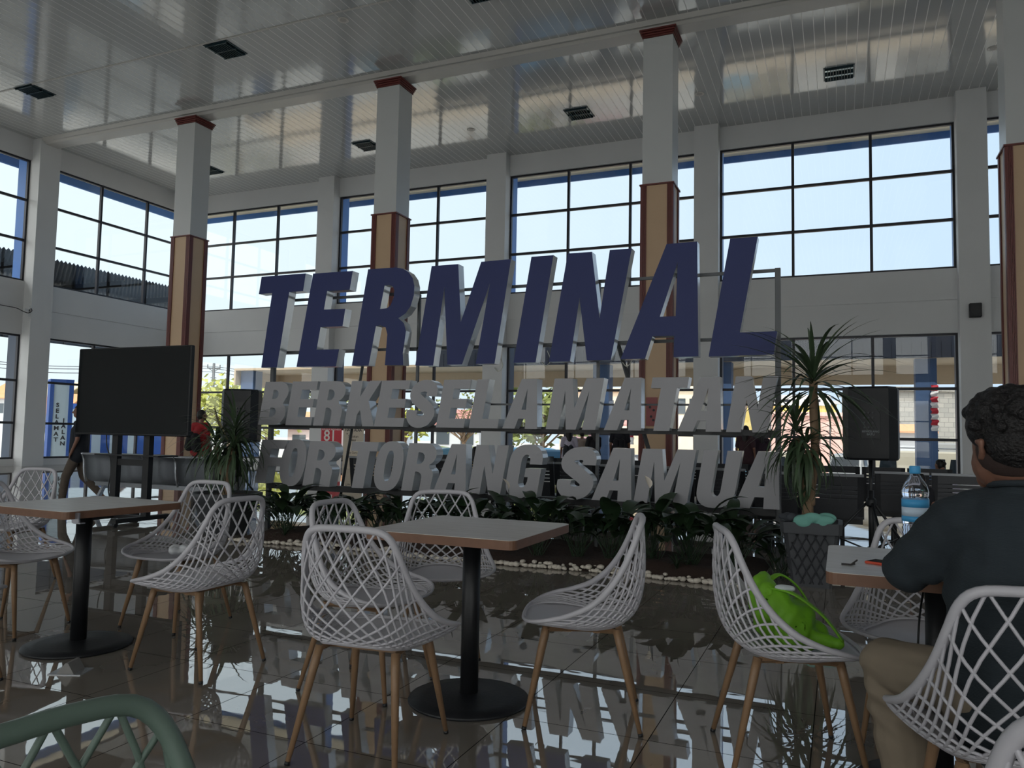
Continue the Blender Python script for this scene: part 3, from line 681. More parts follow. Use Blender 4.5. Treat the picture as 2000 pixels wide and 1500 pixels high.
# ------------------------------------------------------------------ chairs
def make_chair(label, plastic, loc=(0, 0, 0), rz=0, group='white lattice chairs'):
    """faces local +Y"""
    t = thing('lattice_chair', label, 'chair', loc, rz, group)
    rim = [(0, .262, .428), (.12, .256, .43), (.205, .232, .436), (.262, .195, .447), (.292, .135, .462), (.288, .055, .482), (.268, -.03, .518), (.242, -.10, .578), (.216, -.155, .655), (.194, -.196, .74), (.172, -.222, .81), (.135, -.238, .845), (.06, -.245, .853), (0, -.246, .853)]
    inn = [(0, .258, .425), (.11, .247, .426), (.175, .21, .428), (.205, .16, .427), (.213, .10, .424), (.21, .04, .418), (.2, -.02, .414), (.184, -.07, .414), (.163, -.115, .418), (.135, -.15, .424), (.105, -.17, .430), (.07, -.183, .434), (.035, -.19, .436), (0, -.192, .436)]
    N = 8
    R_, I_ = catmull(rim, N), catmull(inn, N)
    # arc-length resampling so lattice cells are even
    acc = [0]
    for i in range(1, len(R_)): acc.append(acc[-1]+(R_[i]-R_[i-1]).length*.55+(I_[i]-I_[i-1]).length*.45)
    def at(s_):
        sg = -1 if s_ < 0 else 1; a = abs(s_)
        if a > 1: a = 2-a; sg = -sg
        L = a*acc[-1]; i = 1
        while i < len(acc)-1 and acc[i] < L: i += 1
        f = (L-acc[i-1])/max(1e-9, acc[i]-acc[i-1]); r = R_[i-1].lerp(R_[i], f); q = I_[i-1].lerp(I_[i], f)
        return Vector((r.x*sg, r.y, r.z)), Vector((q.x*sg, q.y, q.z))
    def surf(s_, tt):
        r, q = at(s_); h = max(0, r.z-.45)
        m = Vector((r.x*(1+.10*min(1, h*4)), r.y*1.0-(.035 if r.y < 0 else 0)*min(1, h*3), q.z+.012+.12*h))
        return q*(1-tt)**2+m*2*tt*(1-tt)+r*tt*tt
    # seat pan: solid, dished
    b_ = MB(); ns, nr = 48, 7; vs = []
    cen = Vector((0, .04, .405))
    for j in range(nr+1):
        for i in range(ns):
            s_ = -1+2*i/ns; r, q = at(s_); f = j/nr
            if abs(s_) < .24: e_ = q.lerp(r, max(0, 1-abs(s_)/.24)*.0+1.0)
            else: e_ = q
            p = cen.lerp(e_, f); p.z = cen.z+(e_.z-cen.z)*f**2.2; vs.append(p)
    fs = [(j*ns+i, j*ns+(i+1) % ns, (j+1)*ns+(i+1) % ns, (j+1)*ns+i) for j in range(nr) for i in range(ns)]
    top = list(vs); n0 = len(vs); bot = [v-Vector((0, 0, .009)) for v in vs]
    fs += [tuple(n0+k for k in f[::-1]) for f in fs] + [(nr*ns+i, nr*ns+(i+1) % ns, n0+nr*ns+(i+1) % ns, n0+nr*ns+i) for i in range(ns)]
    b_.add(vs+bot, fs, True)
    b_.tube([at(-1+2*i/96)[1] for i in range(96)], .0065, 6, closed=True)
    b_.build('seat', plastic, t)
    # lattice shell and rim
    g = MB(); K = 15; sh = .40; lim = .16
    for k in range(-K-9, K+10):
        s0 = (k+.5)/K
        for sg in (-1, 1):
            pts = []
            for i in range(13):
                tt = i/12; s_ = s0+sg*sh*(tt**.8)
                if abs(s0) > 1.0: pts = []; break
                s_w = s_ if abs(s_) <= 1 else (s_-2 if s_ > 0 else s_+2)
                if abs(s_w) < lim: break
                pts.append(surf(s_w, tt))
            if len(pts) > 2: g.tube(pts, .005, 5, caps=False, flat=(1, 1))
    rp_ = []; rr = []
    for i in range(120):
        s_ = -1+2*i/120; r, q = at(s_); rp_.append(r); rr.append(.0062+.0075*min(1, max(0, (abs(s_)-.2)/.35)))
    g.tube(rp_, rr, 9, closed=True)
    # solid web between seat and rim at the front corners
    w_ = []
    for i in range(25):
        s_ = -.26+.52*i/24; w_ += [surf(s_, 0), surf(s_, .5), surf(s_, 1)]
    g.add(w_, [(i*3+j, i*3+j+1, i*3+j+4, i*3+j+3) for i in range(24) for j in (0, 1)], True)
    g.build('backrest', plastic, t)
    # frame and legs
    f = MB()
    for sx in (-1, 1): f.tube([(sx*.155, .15, .395), (sx*.14, .0, .398), (sx*.15, -.13, .395)], .014, 4, smooth=False, flat=(1, .8))
    f.box(-.15, .15, .05, .08, .385, .403).box(-.15, .15, -.07, -.04, .385, .403)
    f.build('seat_frame', M_WOOD, t)
    for sx in (-1, 1):
        for sy in (-1, 1):
            a = Vector((sx*.155, sy*.145+.01, .405)); e_ = Vector((sx*.212, sy*.235, .006))
            lg = MB().tube([a, a.lerp(e_, .15), e_], [.0165, .0165, .0095], 10).build('leg', M_WOOD, t)
            MB().tube([e_.lerp(a, .018), e_-(a-e_)*.012], .0105, 10).build('foot_cap', M_BLACK, lg)
    return t
def face_rot(dx, dy): return math.atan2(dy, dx)-PI/2
ch = make_chair('white lattice chair seen from behind at the near left of the middle table', M_CHAIR, (-1.65, 2.58, 0), face_rot(-.10, .99))
CH = [((-2.08, 3.20), (1, .0), 'white lattice chair left of the middle table, behind the one seen from behind'),
      ((-2.07, 3.90), (.47, -.88), 'white lattice chair facing the camera on the far side of the middle table'),
      ((-1.03, 3.28), (-.96, -.28), 'white lattice chair seen side-on, right of the middle table'),
      ((-3.01, 3.08), (-1, .02), 'white lattice chair on the right side of the left table, nearer of two'),
      ((-3.79, 3.68), (.03, -1), 'white lattice chair on the far side of the left table, tissue on its seat'),
      ((-4.53, 3.12), (1, .25), 'white lattice chair at the left frame edge tucked under the left table'),
      ((-5.88, 4.03), (.2, -.97), 'white lattice chair further back left, its back rising above the left table'),
      ((-3.86, 2.26), (0, 1), 'white lattice chair cut off by the left frame edge, near side'),
      ((-.20, 3.20), (.94, .30), 'white lattice chair holding the green bag'),
      ((.31, 3.64), (-.12, -1), 'white lattice chair facing the camera, behind the right table'),
      ((.42, 2.42), (-.08, 1), 'white lattice chair the man in the dark shirt sits on'),
      ((.39, 1.44), (.05, 1), 'white lattice chair cut by the bottom right corner of the photo')]
for (xy, d, lb) in CH: dup(ch, (xy[0], xy[1], 0), face_rot(*d), lb)
gc = make_chair('sage green lattice chair in the bottom left foreground', M_GREEN, (-.62, .585, 0), face_rot(1, -.12), group='green lattice chairs')

# ------------------------------------------------------------------ tables
def oak_top():
    m = mat('pale_laminate_top', srgb(196, 186, 178), .32)
    n = m.node_tree; b_ = n.nodes['Principled BSDF']; t = n.nodes.new('ShaderNodeTexCoord'); mp = n.nodes.new('ShaderNodeMapping')
    mp.inputs['Scale'].default_value = (1.5, 26, 1); ns = n.nodes.new('ShaderNodeTexNoise'); ns.inputs['Scale'].default_value = 2.2; ns.inputs['Detail'].default_value = 5
    n.links.new(t.outputs['Object'], mp.inputs[0]); n.links.new(mp.outputs[0], ns.inputs['Vector'])
    n.links.new(noderamp(n, ns.outputs['Fac'], [(.3, srgb(184, 178, 174)), (.7, srgb(204, 200, 198))]), b_.inputs['Base Color'])
    return m
M_TOP = oak_top(); M_EDGE = mat('brown_wood_edge', srgb(116, 84, 66), .5, noise=.2, nscale=20)
def make_table(label, loc, rz=0):
    t = thing('cafe_table', label, 'table', loc, rz, 'square pedestal tables')
    h, r = .355, .035; ring = []
    for (cx, cy, a0) in ((h-r, h-r, 0), (-h+r, h-r, 90), (-h+r, -h+r, 180), (h-r, -h+r, 270)):
        for k in range(5): a = math.radians(a0+22.5*k); ring.append((cx+r*math.cos(a), cy+r*math.sin(a)))
    MB().prism(ring, .738, .775, 'Z', mi=0).build('edge_band', M_EDGE, t)
    MB().prism([(x*.999, y*.999) for x, y in ring], .774, .777, 'Z').build('table_top', M_TOP, t)
    MB().lathe([(.27, 0), (.275, .006), (.272, .014), (.2, .022), (.07, .032), (.05, .036)], 40).build('base', M_BLACKPL, t)
    MB().lathe([(.041, .03), (.041, .73)], 24).build('column', M_BLACK, t)
    MB().box(-.15, .15, -.15, .15, .728, .738).build('mounting_plate', M_BLACK, t); return t
tb = make_table('square pale table with wood edge in the middle of the photo', (-1.555, 3.23, 0))
dup(tb, (-3.86, 3.06, 0), math.radians(-3), 'square pale table with wood edge at the left of the photo')
dup(tb, (.31, 3.09, 0), 0, 'square pale table with wood edge in front of the seated man')

# ------------------------------------------------------------------ things on tables, chairs and floor
def bottle(loc):
    t = thing('water_bottle', 'large clear water bottle with a blue cap and blue label on the right table', 'bottle', loc)
    gm = bpy.data.materials.new('clear_plastic'); gm.use_nodes = True; pb = gm.node_tree.nodes['Principled BSDF']
    pb.inputs['Transmission Weight'].default_value = 1; pb.inputs['Roughness'].default_value = .04; pb.inputs['IOR'].default_value = 1.2; pb.inputs['Base Color'].default_value = (.85, .9, 1, 1)
    pr = [(.034, 0), (.040, .006)]
    for k in range(8): z = .02+.0165*k; pr += [(.0415, z), (.0385, z+.007)]
    pr += [(.0415, .152), (.0415, .235), (.0385, .24), (.0415, .246), (.042, .258), (.036, .28), (.024, .30), (.0145, .314), (.0135, .325)]
    MB().lathe(pr, 32).build('bottle_body', gm, t)
    wm = mat('label_blue', srgb(70, 160, 215), .4); ww = mat('label_white', srgb(196, 214, 232), .4)
    lab = MB(); lab.lathe([(.0424, .158), (.0424, .176)], 32, mi=0); lab.lathe([(.0422, .176), (.0422, .206)], 32, mi=1); lab.lathe([(.0424, .206), (.0424, .232)], 32, mi=0)
    lab.build('label', [wm, ww], t)
    MB().lathe([(.0165, .318), (.0175, .322), (.0175, .34), (.0155, .344)], 20).build('cap', wm, t); return t
bottle((.235, 2.96, .777))
t = thing('smartphone', 'phone in an orange-red case lying on the right table by the bottle', 'phone', (.16, 2.99, .777), -.5)
MB().bbox(-.075, .075, -.038, .038, 0, .009, .003).build('case', mat('orange_case', srgb(214, 84, 60), .4), t)
MB().box(-.07, .07, -.034, .034, .009, .0096).build('screen', mat('dark_screen', srgb(16, 18, 26), .08), t)
t = thing('folded_paper', 'small dark twisted wrapper on the right table near its left edge', 'wrapper', P(1662, 1105, Z=.777)); 
mw = mat('wrapper_grey', srgb(60, 56, 54), .5)
MB().tube([(-.03, 0, .004), (0, .0, .004), (.012, .01, .006)], .0035, 5).tube([(0, 0, .004), (.02, .02, .018)], .003, 5).build('twist', mw, t)
t = thing('table_clip', 'small silver clip under the near corner of the left table', 'clip', (-3.52, 2.745, .72))
MB().box(-.025, .025, -.008, .0, 0, .05).box(-.025, .025, 0, .03, -.006, 0).build('plate', mat('steel', srgb(150, 150, 155), .3, metal=.8), t)
# tissue, floor tissue
bls = [((0, 0, .02), (.05, .04, .02)), ((.04, .02, .035), (.04, .03, .028)), ((-.03, .02, .03), (.035, .04, .03)), ((.01, -.03, .03), (.03, .03, .025))]
o = flesh('tissue', [], mat('white_tissue', srgb(224, 226, 230), .8, bump=.4, nscale=30), None, .006, 1, bls)
o.location = (-3.80, 3.66, .418); tag(o, 'crumpled white tissue on the seat of the chair behind the left table', 'tissue')
t = thing('folded_card', 'small folded grey card standing on the floor by the left table base', 'card', P(138, 1312, Z=0), .4)
MB().prism([(-.045, .0), (.045, 0), (.012, .055), (.0, .055)], -.05, .05, 'Y').build('card', mat('grey_card', srgb(128, 126, 124), .6), t)
MB().box(-.08, .08, -.06, .06, 0, .004).build('sheet', mat('silver_foil', srgb(170, 172, 176), .25, metal=.6), t)
# green bag on the chair
bag_m = mat('lime_green_fabric', srgb(116, 176, 40), .6, noise=.12, nscale=10, bump=.3)
root = thing('tote_bag', 'crumpled lime green cloth bag slumped on the chair left of the right table', 'bag', (-.17, 3.21, .425), face_rot(.94, .3))
bag = flesh('bag_body', [((-.05, -.06, .07), (-.02, -.11, .2), .085, .05), ((.05, -.02, .06), (.02, -.1, .19), .08, .05), ((0, .04, .05), (.02, .1, .035), .07, .035), ((.06, .04, .04), (.1, .13, .03), .045, .02), ((-.06, .02, .05), (-.03, -.03, .1), .07, .07)],
            bag_m, root, .008, 2, [((0, -.02, .09), (.13, .1, .085)), ((.0, -.1, .14), (.1, .06, .09)), ((-.07, -.1, .2), (.04, .03, .05)), ((-.09, .02, .1), (.035, .07, .06))])
for v in bag.data.vertices:
    c_ = v.co; v.co = c_+v.normal*(.010*math.sin(c_.x*38+c_.z*29)*math.sin(c_.y*33-c_.z*20)+.004*math.sin(c_.x*90+c_.y*65))
hb = MB()
hb.tube(catmull([(-.1, -.08, .2), (-.125, -.02, .235), (-.12, .05, .19), (-.1, .1, .1), (-.09, .1, .06)], 6), .02, 6, flat=(1, .25))
hb.tube(catmull([(.03, -.1, .21), (.08, -.02, .2), (.1, .08, .13), (.11, .15, .04)], 6), .02, 6, flat=(1, .25))
hb.build('handle', bag_m, root)
soft = flesh('packet', [], mat('pale_packet', srgb(196, 204, 206), .4), None, .005, 2, [((0, 0, 0), (.034, .018, .014)), ((.02, .005, .0), (.024, .016, .012))])
soft.location = (-.2, 3.14, .64); tag(soft, 'small pale packet poking out of the top of the green bag', 'packet')

# ------------------------------------------------------------------ screen on a stand
t = thing('flat_screen', 'large dark flat screen on a wheeled two-post stand at the left', 'television', (-8.22, 7.1, 0))
MB().bbox(-.97, .97, -.03, .04, 1.10, 2.22, .012).build('housing', M_BLACK, t)
MB().box(-.955, .955, -.034, -.0305, 1.125, 2.205).build('screen', mat('screen_glass', srgb(14, 18, 20), .03, ior=1.38), t)
s2 = MB()
for x in (-.33, .22): s2.box(x-.05, x+.05, .05, .12, .1, 1.9)
s2.box(-.28, .17, .06, .1, .72, .80).box(-.33, .22, .06, .1, 1.55, 1.62).box(-.6, .5, -.02, .3, .84, .86)
for x in (-.33, .22): s2.box(x-.045, x+.045, -.38, .45, .05, .1)
s2.box(-.33, .22, .05, .12, .05, .1)
s2.build('stand', M_BLACK, t)
for x in (-.33, .22):
    for y in (-.35, .42): MB().lathe([(.012, -.02), (.03, -.02), (.03, .02), (.012, .02)], 16, M=Matrix.Translation((x, y, .03)) @ Matrix.Rotation(PI/2, 4, 'Y')).build('caster', M_BLACKPL, t)
MB().tube(catmull([(-.5, .06, 1.1), (-.48, .06, .95), (-.42, .07, .8), (-.4, .07, .6), (-.44, .08, .4), (-.36, .08, .2)], 6), .008, 5).build('cable', M_BLACK, t)

# ------------------------------------------------------------------ loudspeakers on tripods
def speaker(x, y, rz, label, z0=1.03, panel=True):
    t = thing('loudspeaker', label, 'speaker', (x, y, z0), rz, 'loudspeakers')
    prof = [(-.17, .0), (.17, 0), (.235, .12), (.235, .3), (.2, .40), (-.2, .40), (-.235, .3), (-.235, .12)]
    b_ = MB(); rings = []
    for (z, s_) in ((0, .93), (.02, .99), (.06, 1), (.62, 1), (.66, .99), (.68, .93)): rings.append([(px*s_, .2+(py-.2)*s_, z) for px, py in prof])
    loft(b_, rings); b_.build('cabinet', M_BLACKPL, t)
    g = MB(); g.box(-.19, .19, .398, .408, .05, .63); g.build('grille', M_BLACK, t)
    p = MB().box(-.06, .10, -.008, .002, .2, .52); p.build('rear_panel', M_BLACK, t)
    k = MB()
    for i in range(4):
        for j in range(3): k.lathe([(.009, -.02), (.009, 0)], 10, M=Matrix.Translation((-.03+.035*j, -.01, .30+.045*i)) @ Matrix.Rotation(-PI/2, 4, 'X'))
    k.build('knobs', mat('knob_grey', srgb(70, 72, 76), .5), t)
    text_mesh('BEWOLANG\nBATU', .026, .0006, 'lettering', mat('print_grey', srgb(150, 156, 160), .6), t, Matrix.Translation((.02, -.0095, .25)) @ Matrix.Rotation(PI/2, 4, 'X'))
    s_ = thing('tripod_stand', label.replace('black loudspeaker', 'black tripod stand').replace(' on a tripod', ' under the loudspeaker'), 'stand', (x, y, 0), rz, 'speaker stands')
    s_['label'] = 'black tripod stand under the '+('right' if x > -2 else 'left')+' loudspeaker'
    MB().tube([(0, .15, .5), (0, .15, z0)], .017, 10).tube([(0, .15, .14), (0, .15, .75)], .024, 10).build('pole', M_BLACK, s_)
    MB().lathe([(.04, 0), (.045, .02), (.045, .06), (.035, .08)], 14, (0, .15, .60)).build('collar', M_BLACKPL, s_)
    MB().lathe([(.035, 0), (.035, .05)], 14, (0, .15, .18)).build('lower_collar', M_BLACKPL, s_)
    for a in (PI*.95, PI*1.62, PI*.28):
        d = Vector((math.cos(a), math.sin(a), 0)); lg = MB(); foot = Vector((0, .15, .02))+d*.58
        lg.tube([Vector((0, .15, .63))+d*.04, foot], .013, 8).build('leg', M_BLACK, s_)
        MB().tube([Vector((0, .15, .2))+d*.03, (Vector((0, .15, .63)).lerp(foot, .55))], .008, 6).build('brace', M_BLACK, s_)
    return t
speaker(.245, 7.8, math.radians(-8), 'black loudspeaker on a tripod right of the tall dracaena, its rear panel visible')
speaker(-7.08, 7.7, math.radians(25), 'black loudspeaker on a tripod behind the left dracaena', 1.04)

# ------------------------------------------------------------------ waiting benches
M_BENCH = mat('black_steel_seat', srgb(24, 26, 32), .4, metal=.2)
M_GREYB = mat('grey_perforated_steel', srgb(104, 108, 114), .45, metal=.4, noise=.1, nscale=40)
M_CHROME = mat('satin_chrome', srgb(170, 174, 180), .25, metal=.8)
def bench(x0, y, nseat, label, m=M_BENCH, slots=True, top=True, rz=0, w=.58, h=.84):
    """row of linked seats; its backs are on the -Y side (towards the camera)"""
    t = thing('waiting_bench', label, 'bench', (x0, y, 0), rz, 'linked waiting seats')
    for k in range(nseat):
        a, b2 = k*w+.012, (k+1)*w-.012; s_ = MB()
        prof = [(-.02, h), (.015, .74), (.03, .6), (.05, .48), (.1, .42), (.25, .405), (.45, .425), (.5, .40)]
        pr2 = catmull([(0, p[0], p[1]) for p in prof], 4)
        if slots:
            zs = [h, .745, .70, .655, .61, .565]; gap = .012
            def yat(z): return -.02+.06*(h-z)/.4
            # side strips and slats leave real slots
            for (u0, u1) in ((a, a+.06), (b2-.06, b2)): s_.add([(u0, yat(z), z) for z in (h, .42)]+[(u1, yat(z), z) for z in (h, .42)]+[(u0, yat(z)+.014, z) for z in (h, .42)]+[(u1, yat(z)+.014, z) for z in (h, .42)], [(0, 1, 3, 2), (4, 6, 7, 5), (0, 4, 5, 1), (2, 3, 7, 6)])
            zz = h
            for zc in (.74, .695, .65, .605, .42):
                lo = zc+gap/2 if zc > .5 else .41
                M_ = None; s_.box(a+.06, b2-.06, yat((zz+lo)/2), yat((zz+lo)/2)+.014, lo, zz); zz = zc-gap/2
            s_.box(a, b2, .03, .5, .40, .425)
        else:
            n_ = len(pr2); vs = [(a, p.y, p.z) for p in pr2]+[(b2, p.y, p.z) for p in pr2]+[(a, p.y+.02, p.z-.012) for p in pr2]+[(b2, p.y+.02, p.z-.012) for p in pr2]
            fs = [(i, i+1, n_+i+1, n_+i) for i in range(n_-1)]+[(2*n_+i, 3*n_+i, 3*n_+i+1, 2*n_+i+1) for i in range(n_-1)]+[(i, 2*n_+i, 2*n_+i+1, i+1) for i in range(n_-1)]+[(n_+i, n_+i+1, 3*n_+i+1, 3*n_+i) for i in range(n_-1)]
            s_.add(vs, fs, True)
        s_.build('seat', m, t)
        if top: MB().box(a, b2, -.035, .02, h-.004, h+.022).build('top_rail', M_CHROME if m is M_GREYB else mat('grey_rail', srgb(132, 134, 138), .4, metal=.3), t)
    if not slots:
        for k in range(nseat+1):
            pts = [(k*w, p.y-.012, p.z+.01) for p in catmull([(0, -.02, h+.01), (0, .02, .72), (0, .03, .58), (0, .05, .46), (0, .08, .38)], 4)]
            MB().tube(pts, .016, 6).build('side_arm', M_CHROME, t)
    MB().box(.02, nseat*w-.02, .2, .27, .33, .395).build('beam', M_BLACK if m is M_BENCH else M_CHROME, t)
    for x in (.22, nseat*w-.22):
        MB().prism([(-.02, 0), (.04, 0), (.2, .30), (.27, .30), (.46, 0), (.52, 0), (.3, .34), (.17, .34)], x-.022, x+.022, 'X').build('leg', M_BLACK if m is M_BENCH else M_CHROME, t)
    return t
bench(-10.25, 8.05, 4, 'grey steel waiting bench of four linked seats behind the flat screen', M_GREYB, False, True, 0, .6, .80)
bench(-6.35, 9.15, 3, 'black slotted waiting bench behind the word FOR')
bench(-4.55, 9.45, 3, 'black slotted waiting bench behind the word TORANG')
bench(-2.72, 9.2, 3, 'black slotted waiting bench behind the word SAMUA')
bench(-.92, 8.75, 2, 'black slotted waiting bench behind the tall dracaena')
bench(.36, 9.9, 3, 'black slotted waiting bench behind the bottle and the seated man')
bench(-6.3, 11.6, 3, 'black slotted waiting bench in the second row, left', top=False)
bench(-4.3, 11.9, 3, 'black slotted waiting bench in the second row, middle', top=False)
bench(-2.3, 11.6, 3, 'black slotted waiting bench in the second row, right', top=False)
bench(-.3, 12.2, 3, 'black slotted waiting bench in the second row behind the right loudspeaker', top=False)
def PD(px, py, d):
    """world point at distance d along the camera axis through photo pixel (px,py)"""
    return (RT*((px-1000)/F_PX) + UP*(-(py-750)/F_PX) + FW)*d + Vector((0, 0, CAM_H))

# ------------------------------------------------------------------ people
M_SKIN = mat('brown_skin', srgb(124, 88, 72), .5, noise=.06, nscale=14)
M_HAIR = mat('black_hair', srgb(22, 18, 18), .55, noise=.3, nscale=60)
def cloth(name, c): return mat(name, srgb(*c), .85, noise=.12, nscale=25, bump=.15)
def hand_caps(w_, d, up, side, s=1.0, curl=.35):
    """palm, four fingers of unequal length and a thumb; w_ wrist, d finger direction, side thumb direction"""
    w_, d, up, side = Vector(w_), Vector(d).normalized(), Vector(up).normalized(), Vector(side).normalized()
    k = w_+d*.05*s; c = [(w_, k, .022*s, .026*s), (w_+side*.012*s, k+side*.022*s, .018*s, .014*s), (w_-side*.012*s, k-side*.022*s, .018*s, .013*s)]
    for i, L in enumerate((.068, .078, .072, .055)):
        b0 = k+side*(.027-.018*i)*s+d*.012*s; m1 = b0+(d-up*curl*.4)*L*.5*s; e_ = m1+(d*(1-curl)-up*curl).normalized()*L*.5*s
        c += [(b0, m1, .0085*s, .008*s), (m1, e_, .008*s, .0065*s)]
    b0 = w_+side*.02*s+d*.01*s; m1 = b0+(side*.8+d*.7)*.03*s; c += [(b0, m1, .012*s, .0105*s), (m1, m1+(side*.35+d)*.028*s, .0105*s, .008*s)]
    return c
def person(label, loc, rz, h=1.6, pose='stand', shirt=(40, 42, 48), pants=(50, 50, 60), hair='short', skirt=False, sleeves=.45, vox=.013, lean=0.0, look=0.0, skin=None, step=.0, arms='down'):
    s = h/1.68
    t = thing('person', label, 'person', loc, rz, None); skin = skin or M_SKIN
    V = lambda x, y, z: Vector((x, y, z))*s
    sit = pose == 'sit'; hz = .50 if sit else .90
    sh_z = hz+.52; ln = math.tan(lean)
    hipL, hipR = V(-.09, 0, hz), V(.09, 0, hz)
    if sit:
        knees = [V(-.11, .42, .50), V(.11, .42, .50)]; ank = [V(-.11, .43, .08), V(.11, .43, .08)]
    elif pose == 'walk':
        knees = [V(-.09, .16, .50), V(.09, -.08, .50)]; ank = [V(-.09, .20, .08), V(.09, -.38, .17)]
    else:
        knees = [V(-.10, .02, .49), V(.10, .02, .49)]; ank = [V(-.11, 0, .08), V(.11, 0, .08)]
    nk = V(0, .0+ln*.55, hz+.58); chest = V(0, ln*.36, hz+.38); hd = nk+V(0, .02+ln*.12, .155)
    sL, sR = V(-.17, ln*.5, sh_z), V(.17, ln*.5, sh_z)
    if arms == 'down': el = [sL+V(-.05, -.02, -.27), sR+V(.05, -.02, -.27)]; wr = [el[0]+V(.0, .08, -.22), el[1]+V(0, .08, -.22)]
    elif arms == 'front': el = [sL+V(-.05, .04, -.26), sR+V(.05, .04, -.26)]; wr = [el[0]+V(.10, .20, .0), el[1]+V(-.10, .20, .0)]
    else: el = [sL+V(-.08, .05, -.25), sR+V(.08, -.1, -.25)]; wr = [el[0]+V(.0, .17, -.12), el[1]+V(0, -.02, -.23)]
    R3 = Matrix.Rotation(look, 3, 'Z')
    bd = [(hipL, chest, .11*s, .12*s), (hipR, chest, .11*s, .12*s), (chest, nk-V(0, 0, .06), .12*s, .06*s), (nk-V(0, 0, .05), nk+V(0, .01, .07), .052*s, .05*s), (sL, sR, .055*s, .055*s)]
    for i in (0, 1):
        bd += [((hipL, hipR)[i], knees[i], .075*s, .052*s), (knees[i], ank[i], .05*s, .034*s), (ank[i]-V(0, .03, .03), ank[i]+V(0, .13, -.045), .035*s, .028*s),
               ((sL, sR)[i], el[i], .044*s, .036*s), (el[i], wr[i], .035*s, .024*s)]
        dd = (wr[i]-el[i]).normalized(); bd += hand_caps(wr[i], dd, (0, 1, .01) if arms == 'down' else (0, 0, 1), (1 if i == 0 else -1, .3, 0), s*.95)
    fd = R3 @ Vector((0, 1, 0)); sd_ = R3 @ Vector((1, 0, 0))
    balls = [(hd, (.075*s, .09*s, .105*s), R3), (hd+fd*.03*s-V(0, 0, .06), (.052*s, .06*s, .055*s), R3)]
    bd += [(hd+fd*.085*s+V(0, 0, .01), hd+fd*.108*s-V(0, 0, .022), .010*s, .015*s), (hd+fd*.08*s-sd_*.02*s-V(0, 0, .06), hd+fd*.08*s+sd_*.02*s-V(0, 0, .06), .012*s, .012*s),
           (hd+sd_*.078*s+V(0, 0, .015), hd+sd_*.08*s-V(0, 0, .025), .014*s, .010*s), (hd-sd_*.078*s+V(0, 0, .015), hd-sd_*.08*s-V(0, 0, .025), .014*s, .010*s)]
    flesh('body', bd, skin, t, min(vox, .011), 2, balls)
    eb = MB()
    for q in (-1, 1): eb.ball(hd+fd*.079*s+sd_*.03*s*q+V(0, 0, .012), .011*s, 8, 6)
    eb.build('eyes', mat('dark_eye', srgb(30, 24, 22), .3), t)
    sc = [(hipL+V(0, 0, .02), chest, .135*s, .145*s), (hipR+V(0, 0, .02), chest, .135*s, .145*s), (chest, nk-V(0, 0, .07), .14*s, .075*s), (sL, sR, .07*s, .07*s), (hipL-V(0, 0, .04), hipR-V(0, 0, .04), .135*s, .135*s)]
    for i in (0, 1):
        S_, E_, W_ = (sL, sR)[i], el[i], wr[i]
        e_ = S_.lerp(E_, min(1, sleeves*1.6)) if sleeves < .62 else E_
        sc.append((S_, e_, .064*s, .056*s))
        if sleeves > .62: sc.append((E_, E_.lerp(W_, .92), .05*s, .036*s))
    flesh('shirt', sc, cloth('shirt_%d_%d_%d' % shirt, shirt), t, vox, 3)
    pc = []
    if skirt:
        pc += [(V(0, 0, hz), V(0, .02, .36), .15*s, .2*s)]
    else:
        for i in (0, 1): pc += [((hipL, hipR)[i], knees[i], .10*s, .075*s), (knees[i], knees[i].lerp(ank[i], .92), .074*s, .06*s)]
        pc.append((hipL, hipR, .125*s, .125*s))
    flesh('skirt' if skirt else 'trousers', pc, cloth('pants_%d_%d_%d' % pants, pants), t, vox, 3)
    for i in (0, 1): flesh('shoe', [(ank[i]-V(0, .04, .045), ank[i]+V(0, .15, -.05), .042*s, .034*s)], mat('shoe_dark', srgb(44, 40, 40), .6), t, vox, 2)
    up_ = V(0, 0, .03)
    hb_ = [(hd+up_-fd*.012*s, (.086*s, .1*s, .098*s), R3), (hd-fd*.035*s, (.082*s, .078*s, .1*s), R3)]
    hc = []
    if hair == 'long': hc = [(hd-fd*.05*s, hd-fd*.10*s-V(0, 0, .30), .075*s, .05*s), (hd-fd*.02*s-sd_*.05*s, hd-fd*.06*s-sd_*.07*s-V(0, 0, .25), .05*s, .03*s), (hd-fd*.02*s+sd_*.05*s, hd-fd*.06*s+sd_*.07*s-V(0, 0, .25), .05*s, .03*s)]
    if hair == 'bun': hb_.append((hd-fd*.12*s+up_, (.045*s, .045*s, .045*s)))
    o = flesh('hair', hc, M_HAIR, t, vox*.8, 2, hb_)
    # keep the hair off the face
    me = o.data; fc = hd+fd*.075*s
    for v in me.vertices:
        r = v.co-hd; f_ = r.dot(fd)
        if f_ > .03*s and r.z < .06*s: v.co = v.co-fd*(f_-.03*s)*.95
    return t
def backpack(label, loc, rz, c, s=1.0):
    t = thing('backpack', label, 'backpack', loc, rz)
    flesh('bag_body', [((-.07*s, 0, -.12*s), (-.07*s, .0, .12*s), .085*s, .08*s), ((.07*s, 0, -.12*s), (.07*s, 0, .12*s), .085*s, .08*s), ((-.06*s, -.05*s, -.1*s), (.06*s, -.05*s, -.1*s), .07*s, .07*s)], cloth('bag_%d_%d_%d' % c, c), t, .012, 2)
    for q in (-1, 1): MB().tube(catmull([(q*.07*s, .06*s, .16*s), (q*.09*s, .14*s, .22*s), (q*.11*s, .24*s, .16*s), (q*.11*s, .25*s, 0), (q*.1*s, .1*s, -.14*s)], 5), .014*s, 6, flat=(1, .4)).build('strap', cloth('bag_%d_%d_%d' % c, c), t)
    return t
def toward(p): return math.atan2(p.y, p.x)-PI/2     # heading directly away from the camera
